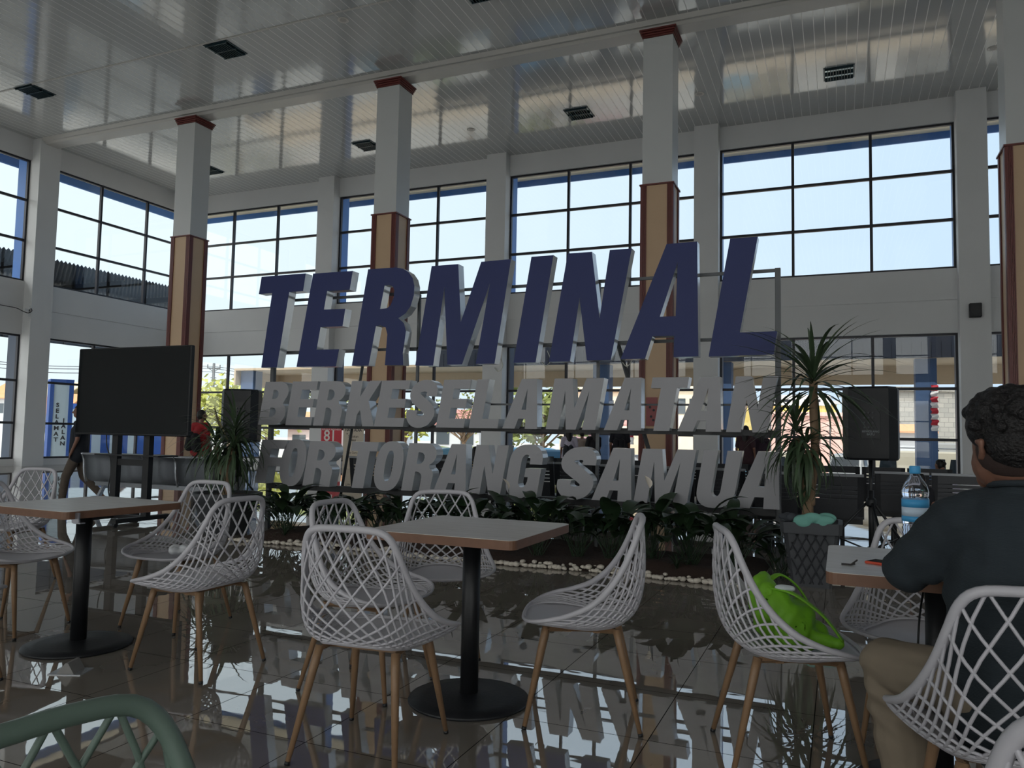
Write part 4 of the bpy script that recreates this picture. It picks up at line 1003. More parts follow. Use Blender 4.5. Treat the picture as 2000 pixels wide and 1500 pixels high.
# standing visitors near the back windows
q = PD(1112, 842, 17.5); person('student in a pale lilac shirt seen from behind, dark bag on the back', (q.x, q.y, 0), toward(q)+.1, 1.34, shirt=(186, 180, 198), pants=(60, 50, 54), skirt=True, hair='long')
backpack('small dark backpack worn by the student in the lilac shirt', (q.x+.05, q.y-.2, .84), toward(q)+.1, (44, 48, 56), .8)
q = PD(1137, 845, 18.2); person('visitor in a beige striped shirt standing beside the student in lilac', (q.x, q.y, 0), toward(q)-.3, 1.30, shirt=(150, 136, 128), pants=(70, 60, 60), hair='short')
q = PD(1160, 842, 17); person('woman in a black top with long dark hair standing by the back windows', (q.x, q.y, 0), toward(q)+.6, 1.36, shirt=(26, 24, 30), pants=(30, 28, 34), hair='long', skirt=True, arms='front')
q = PD(1211, 826, 17); person('boy in a black shirt with a dark backpack near the back windows', (q.x, q.y, 0), toward(q), 1.52, shirt=(28, 30, 40), pants=(40, 42, 50))
backpack('black backpack on the boy in the black shirt', (q.x+.04, q.y-.22, 1.0), toward(q), (24, 26, 34), .85)
q = PD(1456, 842, 17); person('woman with long reddish-brown hair standing behind the last U', (q.x, q.y, 0), toward(q)-.2, 1.44, shirt=(58, 38, 44), pants=(44, 36, 42), hair='long')
q = PD(1486, 846, 17.2); person('woman in dark plum clothes beside the one with reddish-brown hair', (q.x, q.y, 0), toward(q)+.3, 1.40, shirt=(48, 34, 46), pants=(40, 38, 46), hair='long', arms='front')
q = PD(929, 866, 13.6); person('seated visitor with long brown hair and a mustard top behind TORANG', (q.x, q.y, 0), toward(q), 1.22, 'sit', shirt=(170, 140, 84), pants=(50, 50, 60), hair='long')
q = PD(1022, 868, 13.2); person('seated visitor with short black hair and a red top behind the G', (q.x, q.y, 0), toward(q)+.3, 1.22, 'sit', shirt=(150, 44, 50), pants=(50, 50, 60))
q = PD(1866, 900, 11.5); person('woman in a white shirt with tied hair leaning forward by the benches', (q.x, q.y, 0), toward(q)+.9, 1.18, 'sit', shirt=(214, 208, 226), pants=(60, 60, 70), hair='bun', lean=.5, arms='front')
q = PD(1799, 925, 8.0); person('small child with black hair standing between bottle and benches', (q.x, q.y, 0), toward(q), .84, shirt=(30, 30, 36), pants=(30, 30, 36))
q = PD(394, 800, 15); person('man in a red and black jersey beside the left pillar', (q.x, q.y, 0), toward(q)-.7, 1.50, shirt=(150, 34, 40), pants=(40, 40, 46), look=-.6)
r_ = thing('shoulder_bag', 'black bag slung on the back of the man in the red jersey', 'bag', (q.x+.02, q.y-.2, .98), toward(q)-.7)
flesh('bag_body', [((-.09, .0, -.12), (-.06, 0, .1), .09, .07), ((.08, 0, -.14), (.05, 0, .06), .09, .08)], cloth('bag_30_30_34', (30, 30, 34)), r_, .012, 2)
q = PD(158, 800, 11.9); person('man in a dark shirt and brown trousers walking left past the benches', (q.x, q.y, 0), toward(q)+1.35, 1.47, 'walk', shirt=(28, 32, 40), pants=(84, 74, 66))

# the man at the right table
t = thing('person', 'man in a dark slate long-sleeved shirt seated at the right table, seen from behind', 'person', (0, 0, 0))
HC = Vector((.412, 2.40, 1.195)); hf = Vector((-.42, .9, -.05)).normalized(); hs = Vector((.906, .423, 0)).normalized(); Rh = Matrix((hs, hf, hs.cross(hf))).transposed()
el, wr = Vector((.175, 2.52, .835)), Vector((.30, 2.84, .825)); er, wr2 = Vector((.74, 2.50, .86)), Vector((.52, 2.84, .83))
skin_caps = [((.45, 2.42, 1.0), (.435, 2.41, 1.14), .062, .058), ((.43, 2.42, .55), (.45, 2.43, .95), .12, .11), ((.30, 2.43, 1.0), (.60, 2.42, 1.0), .05, .05),
             ((.29, 2.44, 1.0), el, .045, .04), (el, wr, .04, .027), ((.62, 2.43, 1.0), er, .045, .04), (er, wr2, .04, .027),
             ((.34, 2.46, .54), (.14, 2.76, .50), .07, .05), ((.14, 2.76, .50), (.20, 2.78, .09), .05, .035), ((.52, 2.46, .54), (.62, 2.84, .50), .07, .05), ((.62, 2.84, .50), (.60, 2.85, .09), .05, .035)]
skin_caps += hand_caps(wr, (.5, .75, -.02), (0, 0, 1), (.7, -.6, 0), 1.0, .3)+hand_caps(wr2, (-.6, .7, -.02), (0, 0, 1), (-.7, -.5, 0), 1.0, .3)
# jaw, nose, ear
skin_caps += [(HC+hf*.06-Vector((0, 0, .065)), HC+hf*.085-Vector((0, 0, .085)), .045, .03), (HC+hf*.10+Vector((0, 0, .0)), HC+hf*.122-Vector((0, 0, .03)), .009, .015),
              (HC+hf*.095-hs*.02-Vector((0, 0, .062)), HC+hf*.095+hs*.02-Vector((0, 0, .062)), .011, .011)]
ear = [HC-hs*.082-hf*.016+Vector((0, 0, z)) for z in (.010, .000, -.016, -.032)]
skin_caps += [(ear[0]-hs*.006-hf*.012, ear[0]-hs*.008+hf*.008, .010, .008), (ear[0]-hs*.014-hf*.018, ear[2]-hs*.010-hf*.014, .0065, .0065), (ear[0]-hs*.010+hf*.004, ear[0]-hs*.014-hf*.014, .0065, .0065), (ear[2]-hs*.008-hf*.012, ear[3]+hf*.004, .0075, .0085), (ear[1], ear[2], .010, .009)]
flesh('body', skin_caps, M_SKIN, t, .0055, 2, [(HC, (.078, .098, .108), Rh), (HC+hf*.03-Vector((0, 0, .045)), (.070, .074, .072), Rh)])
ey = MB()
for qq in (-1, 1): ey.ball(HC+hf*.086+hs*.026*qq+Vector((0, 0, .008)), .010, 10, 8)
ey.build('eyes', mat('dark_eye', srgb(30, 24, 22), .3), t)
rh = random.Random(9); hb_ = [(HC+Vector((0, 0, .056))-hf*.016, (.104, .122, .094), Rh), (HC-hf*.05+Vector((0, 0, .012)), (.094, .078, .085), Rh)]
for k in range(230):
    a = rh.uniform(0, 2*PI); ph = rh.uniform(.0, 1.62); d_ = hs*math.cos(a)*math.sin(ph)*1.02+hf*math.sin(a)*math.sin(ph)*1.15+Vector((0, 0, 1))*math.cos(ph)
    if d_.dot(hf) > .3 and d_.z < .42: continue
    c_ = HC+Vector((0, 0, .045))-hf*.012+Vector((d_.x*.103, d_.y*.112, d_.z*.10)); hb_.append((c_, rh.uniform(.010, .021)))
hair_m = mat('curly_black_hair', srgb(20, 17, 18), .5, noise=.4, nscale=120, bump=.9)
ho = flesh('hair', [], hair_m, t, .0045, 1, hb_)
hm = flesh('shaved_hair', [], mat('shaved_hair', srgb(58, 44, 40), .8, noise=.3, nscale=200), t, .006, 2, [(HC-hf*.018-hs*.004-Vector((0, 0, .01)), (.0815, .092, .082), Rh)])
for me, cut in ((hm.data, .028),):
    for v in me.vertices:
        r = v.co-HC; f_ = r.dot(hf)
        if f_ > cut: v.co = v.co-hf*(f_-cut)*.97
sh_m = mat('slate_knit_shirt', srgb(38, 46, 52), .9, noise=.15, nscale=6)
n_ = sh_m.node_tree; wvn = n_.nodes.new('ShaderNodeTexWave'); wvn.bands_direction = 'Z'; wvn.inputs['Scale'].default_value = 90; wvn.inputs['Distortion'].default_value = 1.5
tcn = n_.nodes.new('ShaderNodeTexCoord'); bpn = n_.nodes.new('ShaderNodeBump'); bpn.inputs['Strength'].default_value = .25; bpn.inputs['Distance'].default_value = .004
n_.links.new(tcn.outputs['Object'], wvn.inputs['Vector']); n_.links.new(wvn.outputs['Fac'], bpn.inputs['Height']); n_.links.new(bpn.outputs[0], n_.nodes['Principled BSDF'].inputs['Normal'])
sc = [((.42, 2.42, .58), (.43, 2.42, .80), .165, .17), ((.54, 2.42, .58), (.52, 2.42, .80), .165, .17), ((.42, 2.41, .80), (.41, 2.41, .965), .17, .125), ((.54, 2.41, .80), (.53, 2.41, .965), .17, .125),
      ((.30, 2.425, .985), (.45, 2.42, 1.045), .078, .07), ((.62, 2.425, .985), (.45, 2.42, 1.045), .078, .07), ((.45, 2.42, 1.0), (.442, 2.415, 1.075), .085, .068),
      ((.285, 2.44, .975), el, .076, .066), (el, wr-Vector((.01, .03, 0)), .066, .042), ((.63, 2.44, .975), er, .076, .066), (er, wr2, .066, .042),
      ((.42, 2.40, .50), (.42, 2.41, .60), .165, .165), ((.52, 2.40, .50), (.52, 2.41, .60), .165, .165)]
# soft folds at the elbow and shoulder
for k in range(7):
    a = .25+.11*k; c_ = Vector((.285, 2.44, .975)).lerp(el, a); sc.append((c_+Vector((-.02, -.035, .01)), c_+Vector((.045, -.045, -.015)), .034, .030))
sh_o = flesh('shirt', sc, sh_m, t, .007, 4)
for v in sh_o.data.vertices:     # rumples in the knit
    c_ = v.co; k = .0035*math.sin(c_.z*70+c_.x*26+4*math.sin(c_.x*9))*math.exp(-((c_.z-.62)/.16)**2)+.0025*math.sin((c_.x+c_.z)*60)
    v.co = c_+v.normal*k
MB().tube([Vector((.44, 2.412, 1.09))+Vector((.07*math.cos(a), .068*math.sin(a), -.012*math.sin(a))) for a in [2*PI*i/28 for i in range(28)]], .009, 7, closed=True).build('collar', sh_m, t)
tm = mat('khaki_trousers', srgb(128, 116, 100), .85, noise=.12, nscale=12, bump=.2)
kl, kr = Vector((.135, 2.775, .50)), Vector((.62, 2.84, .50))
to = flesh('trousers', [((.38, 2.42, .53), kl, .10, .082), (kl, (.195, 2.79, .10), .080, .072), ((.52, 2.42, .53), kr, .10, .082), (kr, (.60, 2.86, .10), .08, .072), ((.36, 2.40, .53), (.54, 2.40, .53), .12, .12)], tm, t, .008, 3)
for v in to.data.vertices:
    c_ = v.co; k = .006*math.sin(c_.z*85+c_.x*40)*math.exp(-((c_.z-.38)/.09)**2)+.003*math.sin(c_.z*50+c_.y*30); v.co = c_+v.normal*k
for a in ((.195, 2.79), (.60, 2.86)): flesh('shoe', [((a[0], a[1]-.04, .045), (a[0]-.02, a[1]+.17, .04), .045, .038)], mat('shoe_dark', srgb(44, 40, 40), .6), t, .008, 2)
tt_ = thing('charging_cable', 'thin black cable hanging from the right table to the floor beside the man', 'cable', (0, 0, 0))
MB().tube(catmull([(.27, 3.05, .73), (.235, 2.9, .6), (.225, 2.86, .35), (.24, 2.88, .12), (.27, 2.95, .01), (.35, 3.0, .008)], 8), .0035, 6).build('cable', M_BLACK, tt_)

# planter beside the left pillar
q = PD(428, 940, 12.4)
t = thing('planter', 'wide grey tapered square planter in front of the man in the red jersey', 'planter', (q.x, q.y, 0), .4)
pb_ = MB(); loft(pb_, [sq_ring(.27, 0), sq_ring(.37, .58), sq_ring(.42, .6), sq_ring(.43, .68), sq_ring(.37, .68), sq_ring(.36, .62)])
pb_.build('pot', mat('grey_planter', srgb(128, 130, 130), .6, noise=.08), t); MB().lathe([(.001, .63), (.34, .635)], 4).build('soil', M_SOIL, t)

# ------------------------------------------------------------------ posters
M_RED = mat('poster_red', srgb(196, 40, 58), .5); M_PW = mat('poster_white', srgb(232, 226, 222), .5); M_PB = mat('poster_beige', srgb(190, 178, 160), .5); M_INK = mat('ink', srgb(44, 42, 48), .5)
def poster(label, px0, px1, py0, py1, m, Y=YB-.42):
    a = P(px0, py0, Y=Y); b2 = P(px1, py1, Y=Y); t = thing('poster', label, 'poster', ((a.x+b2.x)/2, Y, (a.z+b2.z)/2)); w_, h_ = abs(b2.x-a.x)/2, abs(a.z-b2.z)/2
    MB().box(-w_, w_, -.004, .004, -h_, h_).build('sheet', m, t); return t, w_, h_
RX = Matrix.Rotation(PI/2, 4, 'X')
t, w_, h_ = poster('red poster with a large white 81 standing behind the R of FOR', 628, 666, 834, 888, M_RED)
text_mesh('REPUBLIK INDONESIA', w_*.19, .001, 'lettering', M_PW, t, Matrix.Translation((0, -.006, h_*.82)) @ RX)
text_mesh('81', w_*1.25, .001, 'numerals', M_PW, t, Matrix.Translation((-.05, -.006, h_*.34)) @ RX, bold=.006)
MB().box(-w_, w_, .004, .03, -t.location.z, -h_).build('stand', M_PW, t)
t, w_, h_ = poster('beige poster with dark lettering behind the first T of TORANG', 671, 709, 836, 890, M_PB)
text_mesh('HAK. .RDIA', w_*.32, .001, 'lettering', M_INK, t, Matrix.Translation((0, -.006, h_*.86)) @ RX, bold=.004)
text_mesh('"', w_*.5, .001, 'lettering', M_INK, t, Matrix.Translation((-w_*.6, -.006, h_*.45)) @ RX)
text_mesh('Sosokan\nAksi', w_*.3, .001, 'lettering', M_INK, t, Matrix.Translation((0, -.006, h_*.25)) @ RX)
text_mesh('That Guru', w_*.26, .001, 'lettering', M_INK, t, Matrix.Translation((-w_*.1, -.006, -h_*.8)) @ RX)
MB().box(-w_, w_, .004, .03, -t.location.z, -h_).build('stand', M_PB, t)
t, w_, h_ = poster('faded pink poster on the pillar behind the last T', 1262, 1284, 776, 832, mat('poster_pink', srgb(150, 84, 84), .5, noise=.2, nscale=9), 15.47)
for (x, z) in ((-.3, .3), (.35, .1), (-.1, -.35), (.3, -.6)): MB().lathe([(.001, 0), (w_*.22, 0), (w_*.22, .004)], 10, M=Matrix.Translation((w_*x, -.005, h_*z)) @ RX).build('round_motif', M_INK, t)

# ------------------------------------------------------------------ outdoors
GZ = -1.4
M_GROUND = mat('sunlit_paving', srgb(190, 185, 177), .85, noise=.12, nscale=.6)
g = MB(); ring = [(0, -.12), (3.5, -.12), (12, GZ), (140, GZ), (400, GZ-2)]
pr4 = []
for (d, z) in ring: pr4.append([(XL-.8-d, YF-.8-d, z), (XR+.8+d, YF-.8-d, z), (XR+.8+d, YB+.8+d, z), (XL-.8-d, YB+.8+d, z)])
loft(g, pr4, False, False); struct(g.build('ground', M_GROUND))
# long canopy behind the back wall
M_SOF = mat('beige_canopy_panel', srgb(206, 184, 156), .6, noise=.06)
M_DKB = mat('dark_canopy_edge', srgb(34, 40, 52), .5, noise=.1)
t = thing('bus_canopy', 'long canopy with a slatted beige soffit on blue columns behind the back windows', 'canopy', (-8, 28, 0))
MB().box(-18, 20, 0, 3.2, 3.95, 4.05).build('soffit', M_SOF, t)
f = MB().box(-18, 20, 3.0, 3.12, 3.28, 3.95).box(-18, -17.9, 0, 3.0, 3.28, 3.95)
f.build('drop_panel', M_SOF, t)
f = MB().box(-7.6, 20, -.12, 0, 3.93, 4.9)
for k in range(96): f.box(-7.5+k*.285, -7.47+k*.285, -.15, -.12, 3.95, 4.45)
f.build('edge_beam', M_DKB, t)
for (px, lbw) in ((489, .75), (1177, .62), (1413, .62), (1808, .62)):
    a = P(px, 800, Y=28.6); MB().box(a.x+8-lbw/2, a.x+8+lbw/2, .3, .9, GZ, 3.95).build('column', mat('slate_blue_column', srgb(72, 96, 132), .6, noise=.15, nscale=3), t)
# bunting on two columns
def bunting(label, px, y0, y1, n):
    a = P(px, y0, Y=28.2); b2 = P(px, y1, Y=28.2); t = thing('bunting', label, 'bunting', (a.x, 28.2, 0)); h_ = (a.z-b2.z)/n
    for i in range(n):
        z = a.z-h_*(i+.5); bl = MB(); vs = []
        for u in range(7):
            for v in range(4): vs.append(((-.09+.2*v/3)+.02*math.sin(i+u), .04*math.sin(u*1.1+v), z+h_*.5-h_*u/6))
        bl.add(vs, [(r*4+c, r*4+c+1, r*4+c+5, r*4+c+4) for r in range(6) for c in range(3)], True)
        bl.add([(x, y+.01, zz) for x, y, zz in vs], [(r*4+c, r*4+c+4, r*4+c+5, r*4+c+1) for r in range(6) for c in range(3)], True)
        bl.build('flag', M_RED if i % 2 == 0 else M_PW, t)
bunting('red and white bunting hanging on the column right of the loudspeaker', 1824, 752, 842, 8)
bunting('red and white bunting seen through the last A of BERKESELAMATAN', 1233, 756, 868, 8)

def van(label, q, rz, body, h=2.0, L=3.9, W=1.6, rack=False):
    """small boxy minibus; local +Y is its nose"""
    t = thing('minibus', label, 'minibus', (q.x, q.y, GZ), rz); y0, y1 = -L/2, L/2; b_ = MB()
    sec = [(y0, .35, h*.93, .94), (y0+.08, .3, h*.97, 1), (y0+.5, .28, h, 1), (y1-1.2, .28, h, 1), (y1-.75, .28, h*.96, .99), (y1-.28, .28, h*.60, .98), (y1-.05, .3, h*.52, .95), (y1, .38, h*.44, .9)]
    rings = []
    for (y, zb, zt, s_) in sec:
        w_ = W/2*s_; zm = zb+(zt-zb)*.55; rings.append([(-w_*.97, y, zb), (w_*.97, y, zb), (w_, y, zb+.15), (w_, y, min(zm, zt-.05)), (w_*.88, y, zt-.06), (w_*.78, y, zt), (-w_*.78, y, zt), (-w_*.88, y, zt-.06), (-w_, y, min(zm, zt-.05)), (-w_, y, zb+.15)])
    loft(b_, rings); b_.build('body', body, t)
    gm = mat('vehicle_glass', srgb(30, 38, 44), .08, ior=1.8)
    wn = MB()
    for sx in (-1, 1):
        for (a, c) in ((y0+.25, y0+1.15), (y0+1.25, y0+2.1), (y1-1.55, y1-.85)):
            x1, x2 = sx*(W/2+.012), sx*(W/2*.915+.016)
            wn.add([(x1, a, h*.62), (x1, c, h*.62), (x2, c-.06, h*.87), (x2, a+.04, h*.87)], [(0, 1, 2, 3), (3, 2, 1, 0)])
    wn.build('side_windows', gm, t)
    MB().add([(-W*.42, y1-.27, h*.63), (W*.42, y1-.27, h*.63), (W*.37, y1-.66, h*.92), (-W*.37, y1-.66, h*.92)], [(0, 1, 2, 3), (3, 2, 1, 0)]).build('windscreen', gm, t)
    MB().box(-W*.36, W*.36, y0-.012, y0-.002, h*.58, h*.86).build('rear_window', gm, t)
    MB().box(-W*.45, W*.45, y1-.04, y1+.05, .3, .45).build('bumper', M_BLACK, t)
    for sx in (-1, 1):
        MB().lathe([(.08, 0), (.09, .02), (.085, .03)], 14, M=Matrix.Translation((sx*W*.36, y1-.02, h*.38)) @ Matrix.Rotation(-PI/2, 4, 'X')).build('headlamp', mat('lamp_glass', srgb(220, 220, 214), .15), t)
        MB().tube([(sx*(W/2), y1-.7, h*.6), (sx*(W/2+.16), y1-.65, h*.68)], .03, 6).build('mirror', M_BLACK, t)
        for y in (y0+.65, y1-.7):
            MB().lathe([(.12, -.09), (.26, -.09), (.29, -.05), (.29, .05), (.26, .09), (.12, .09)], 20, M=Matrix.Translation((sx*(W/2-.08), y, .29)) @ Matrix.Rotation(PI/2, 4, 'Y')).build('wheel', M_BLACKPL, t)
    if rack:
        rk = MB()
        for sx in (-1, 1): rk.tube([(sx*W*.4, y0+.3, h+.12), (sx*W*.4, y1-1.3, h+.12)], .02, 5)
        for k in range(6): y = y0+.3+k*.42; rk.tube([(-W*.4, y, h+.12), (W*.4, y, h+.12)], .015, 5)
        rk.build('roof_rack', M_GALV, t)
    return t
M_VB = mat('teal_van_paint', srgb(92, 142, 164), .3, noise=.08); M_VB2 = mat('sky_blue_van_paint', srgb(70, 124, 160), .3, noise=.08)
M_VY = mat('yellow_green_van_paint', srgb(150, 156, 104), .3); M_VW = mat('cream_van_paint', srgb(178, 170, 152), .35, noise=.05)
def VQ(px, d): v = PD(px, 800, d); return v
for (px, d, rz, m, lb) in ((803, 37, 2.7, M_VY, 'yellow-green minibus outside behind the word SELAMATAN, left end'), (893, 33, 2.5, M_VB, 'pale teal minibus parked outside behind the first A of TORANG'),
                       (1018, 37, 2.8, M_VB2, 'light blue minibus outside behind the G of TORANG'), (1085, 33, 2.4, M_VB2, 'blue minibus outside, half hidden by the dark blue column'),
                       (727, 38, 3.0, M_VB, 'pale minibus outside left of the second pillar'), (1395, 38, 1.9, M_VB, 'pale blue vehicle outside seen between the last A and T'),
                       (1478, 42, 1.4, M_VW, 'white vehicle outside behind the two women')):
    van(lb, VQ(px, d), rz, m)
van('cream minibus seen side-on outside, right of the loudspeaker', VQ(1800, 32), 1.25, M_VW, 2.25, 4.6, 1.7, True)
van('grey-white minibus outside, under the right loudspeaker', VQ(1664, 38), 2.9, mat('grey_van_paint', srgb(142, 142, 140), .35))
van('pale grey minibus with roof rack beyond the cream one', VQ(1880, 38), 1.4, mat('grey_van_paint', (1, 1, 1, 1)), 2.6, 5.0, 1.8, True)
van('white van outside behind the last A letters', VQ(1182, 31), 2.0, mat('white_van_paint', srgb(226, 226, 228), .3), 1.9)

def house(label, px0, px1, y0, y1, d, wall, roofc, depth=7, rh=1.4, wins=2, over=.4, flat=False, name='house', cat='building'):
    a, b2 = PD(px0, y1, d), PD(px1, y1, d); top = PD((px0+px1)/2, y0, d).z; w_ = (b2-a).length; c = (a+b2)/2
    ang = math.atan2((b2-a).y, (b2-a).x); t = thing(name, label, cat, (c.x, c.y, GZ), ang); ht = top-GZ
    MB().box(-w_/2, w_/2, 0, depth, 0, ht).build('walls', wall, t)
    if not flat: MB().prism([(-over, ht-.1), (depth/2, ht+rh), (depth+over, ht-.1), (depth+over, ht), (depth/2, ht+rh+.12), (-over, ht)], -w_/2-over, w_/2+over, 'X').build('roof', roofc, t)
    else: MB().box(-w_/2-.2, w_/2+.2, -.2, depth+.2, ht, ht+.25).build('parapet', roofc, t)
    for k in range(wins):
        x = -w_/2+w_*(k+.5)/wins; o = MB().box(x-.5, x+.5, -.05, -.005, ht-1.6, ht-.6).build('window', mat('house_window', srgb(70, 78, 84), .3), t)
    return t
M_OR = mat('orange_tile_roof', srgb(214, 150, 104), .8, noise=.15, nscale=3); M_RR = mat('faded_red_roof', srgb(190, 130, 120), .8, noise=.15, nscale=3); M_CW = mat('cream_wall', srgb(238, 222, 196), .8, noise=.05)
M_YW = mat('yellow_wall', srgb(236, 208, 120), .8, noise=.05); M_PK = mat('pink_wall', srgb(222, 180, 168), .8, noise=.06); M_GW = mat('pale_grey_wall', srgb(200, 202, 204), .8, noise=.08)
house('tall cream building seen between the last letters M and A', 1108, 1258, 764, 900, 52, M_CW, M_CW, 9, 1, 3, flat=True)
house('low house with a faded red roof in front of the cream building', 1120, 1215, 828, 900, 47, mat('mauve_wall', srgb(180, 140, 146), .8), M_RR, 4, .6, 0)
house('cream two-storey building with a projecting balcony behind the last T', 1304, 1380, 760, 900, 50, M_CW, M_CW, 8, 1, 2, flat=True)
house('yellow painted building behind the tall dracaena', 1500, 1635, 788, 900, 55, M_YW, M_GW, 8, .8, 0, flat=True)
house('pink fence wall below the yellow building', 1500, 1650, 812, 900, 50, M_PK, M_PK, .3, .1, 0, flat=True, name='fence_wall', cat='wall')
house('low house with red roof behind SELAMATAN', 840, 935, 828, 900, 60, M_GW, M_RR, 6, 1.1, 2)
house('house with orange roof behind the left end of the letters', 560, 650, 834, 900, 58, mat('pale_pink_wall', srgb(226, 204, 200), .8), M_OR, 6, 1.1, 2)
house('house with red roof behind the word KESEL', 690, 790, 836, 900, 78, M_GW, M_RR, 6, .9, 2)
house('house with an orange roof left of the blue tower', 52, 106, 806, 900, 62, M_GW, M_OR, 7, 1.6, 1)
house('white-walled house with cream roof far left outside', 40, 112, 772, 900, 72, M_GW, mat('cream_roof', srgb(226, 206, 160), .8), 7, 1.4, 2)
house('house with brown roof at the left frame edge outside', -34, 16, 776, 900, 80, M_GW, M_OR, 7, 1.6, 1)
house('dark-roofed house beyond the blue tower', 128, 200, 762, 900, 92, M_GW, mat('brown_roof', srgb(110, 96, 90), .8), 7, 1.3, 1)
house('small house with orange roof in front of the block wall', 1738, 1812, 842, 900, 42, M_GW, M_OR, 3, .3, 0)
# grey block wall
bw = bpy.data.materials.new('grey_blockwork'); bw.use_nodes = True; MATS['grey_blockwork'] = bw; n = bw.node_tree; pb = n.nodes['Principled BSDF']; pb.inputs['Roughness'].default_value = .9
t_ = n.nodes.new('ShaderNodeTexCoord'); mp = n.nodes.new('ShaderNodeMapping'); mp.inputs['Rotation'].default_value = (PI/2, 0, 0); br = n.nodes.new('ShaderNodeTexBrick')
br.inputs['Color1'].default_value = srgb(156, 152, 144); br.inputs['Color2'].default_value = srgb(140, 138, 132); br.inputs['Mortar'].default_value = srgb(118, 116, 112)
br.inputs['Scale'].default_value = 1; br.inputs['Brick Width'].default_value = .55; br.inputs['Row Height'].default_value = .3; br.inputs['Mortar Size'].default_value = .015
n.links.new(t_.outputs['Object'], mp.inputs[0]); n.links.new(mp.outputs[0], br.inputs['Vector']); n.links.new(br.outputs[0], pb.inputs['Base Color'])
house('unfinished grey concrete block wall building right of the loudspeaker', 1752, 1905, 764, 900, 48, bw, bw, 8, 1, 0, flat=True)
# white sign band with dark marks over the yellow building
t = thing('banner', 'white banner strip above the yellow building', 'banner', PD(1562, 782, 46), 0)
MB().box(-1.7, 1.7, -.02, .02, -.32, .32).build('cloth', M_PW, t)
for x in (-1.0, .7): MB().box(x-.45, x+.45, -.03, -.021, -.1, .06).build('printed_bar', M_INK, t)
MB().box(-1.7, -1.62, 0, .06, GZ-t.location.z, .3).box(1.62, 1.7, 0, .06, GZ-t.location.z, .3).build('posts', M_GALV, t)

# trees
def tree(label, q, h, cr, m, kind='round', seed=1, th=.16, n=700, ls=.28, bare=False):
    r = random.Random(seed); t = thing('tree', label, 'tree', (q.x, q.y, GZ), 0, 'trees outside'); b_ = MB()
    b_.tube(catmull([(0, 0, 0), (.1, .05, h*.25), (0, .1, h*.5), (.05, 0, h*.75)], 4), [th*(1-.05*i) for i in range(13)], 8); tips = []
    for k in range(14 if not bare else 26):
        a = r.uniform(0, 2*PI); e_ = Vector((math.cos(a)*cr*r.uniform(.4, .95), math.sin(a)*cr*r.uniform(.4, .95), h*r.uniform(.6, 1.0))); s_ = Vector((0.03, .05, h*r.uniform(.35, .6)))
        mid = s_.lerp(e_, .5)+Vector((r.uniform(-.2, .2), r.uniform(-.2, .2), .2)); b_.tube([s_, mid, e_], [th*.4, th*.25, th*.08], 5); tips.append(e_)
        for j in range(3): e3 = mid.lerp(e_, .6)+Vector((r.uniform(-1, 1), r.uniform(-1, 1), r.uniform(-.2, .8)))*cr*.35; b_.tube([mid.lerp(e_, .3+.2*j), e3], [th*.16, th*.05], 4); tips.append(e3)
    b_.build('trunk', M_TRUNK, t); f = MB()
    for k in range(n):
        c = r.choice(tips)+Vector((r.gauss(0, 1), r.gauss(0, 1), r.gauss(0, .8)))*cr*.24; a, tl = r.uniform(0, 2*PI), r.uniform(-1, 1); u = Vector((math.cos(a), math.sin(a), tl)).normalized()*ls; v = u.orthogonal().normalized()*ls*.55
        f.add([c-u, c+v, c+u, c-v], [(0, 1, 2, 3)])
    f.build('foliage', m, t); return t
M_YG = mat('yellow_green_foliage', srgb(176, 178, 84), .7, noise=.3, nscale=1.5); M_MG = mat('olive_foliage', srgb(120, 128, 66), .7, noise=.4, nscale=1.5); M_DG = mat('dark_foliage', srgb(74, 88, 50), .7, noise=.4, nscale=1.5)
tree('bright yellow-green tree outside left of the letters', PD(446, 800, 55), 5.4, 3.4, M_YG, n=1300, seed=2)
tree('yellow-green tree outside directly left of the letter B', PD(520, 800, 68), 5.6, 2.6, M_YG, n=900, seed=3)
tree('sparse bare-branched tree outside behind the E and L of SELAMATAN', PD(905, 800, 50), 5.0, 3.2, M_MG, n=260, seed=4, bare=True, ls=.16)
tree('dense olive tree outside behind the second A', PD(1060, 800, 43), 4.6, 2.4, M_MG, n=1000, seed=5)
tree('green tree outside behind the first S', PD(792, 800, 68), 4.4, 2.0, M_YG, n=500, seed=6)
tree('small tree outside at the far left, above the roofs', PD(85, 760, 104), 7.2, 2.4, M_DG, n=500, seed=7)
tree('distant tree outside just right of the blue tower', PD(160, 760, 104), 6.0, 2.0, M_DG, n=400, seed=8)
def palm(label, q, h, seed):
    r = random.Random(seed); t = thing('palm_tree', label, 'palm tree', (q.x, q.y, GZ)); MB().tube(catmull([(0, 0, 0), (.2, 0, h*.5), (.1, .1, h)], 5), .14, 8).build('trunk', M_TRUNK, t); f = MB()
    for k in range(22):
        a = 2.4*k; p = Vector((.1, .1, h)); el_ = r.uniform(.2, 1.2); d = Vector((math.cos(a), math.sin(a), 0)); side = Vector((-d.y, d.x, 0))
        for i in range(9):
            q2 = p+(d*math.cos(el_)+Vector((0, 0, math.sin(el_))))*.32; el_ -= .26
            for sg in (-1, 1): f.add([p, q2, q2+side*sg*.45-Vector((0, 0, .22)), p+side*sg*.4-Vector((0, 0, .2))], [(0, 1, 2, 3)] if i % 2 else [(0, 1, 2)])
            p = q2
    f.build('fronds', M_MG, t)
palm('palm tree outside behind the E and R of BERKESELAMATAN', PD(618, 760, 74), 7.4, 1)
palm('palm tree outside just left of the second pillar', PD(700, 760, 58), 6.4, 2)
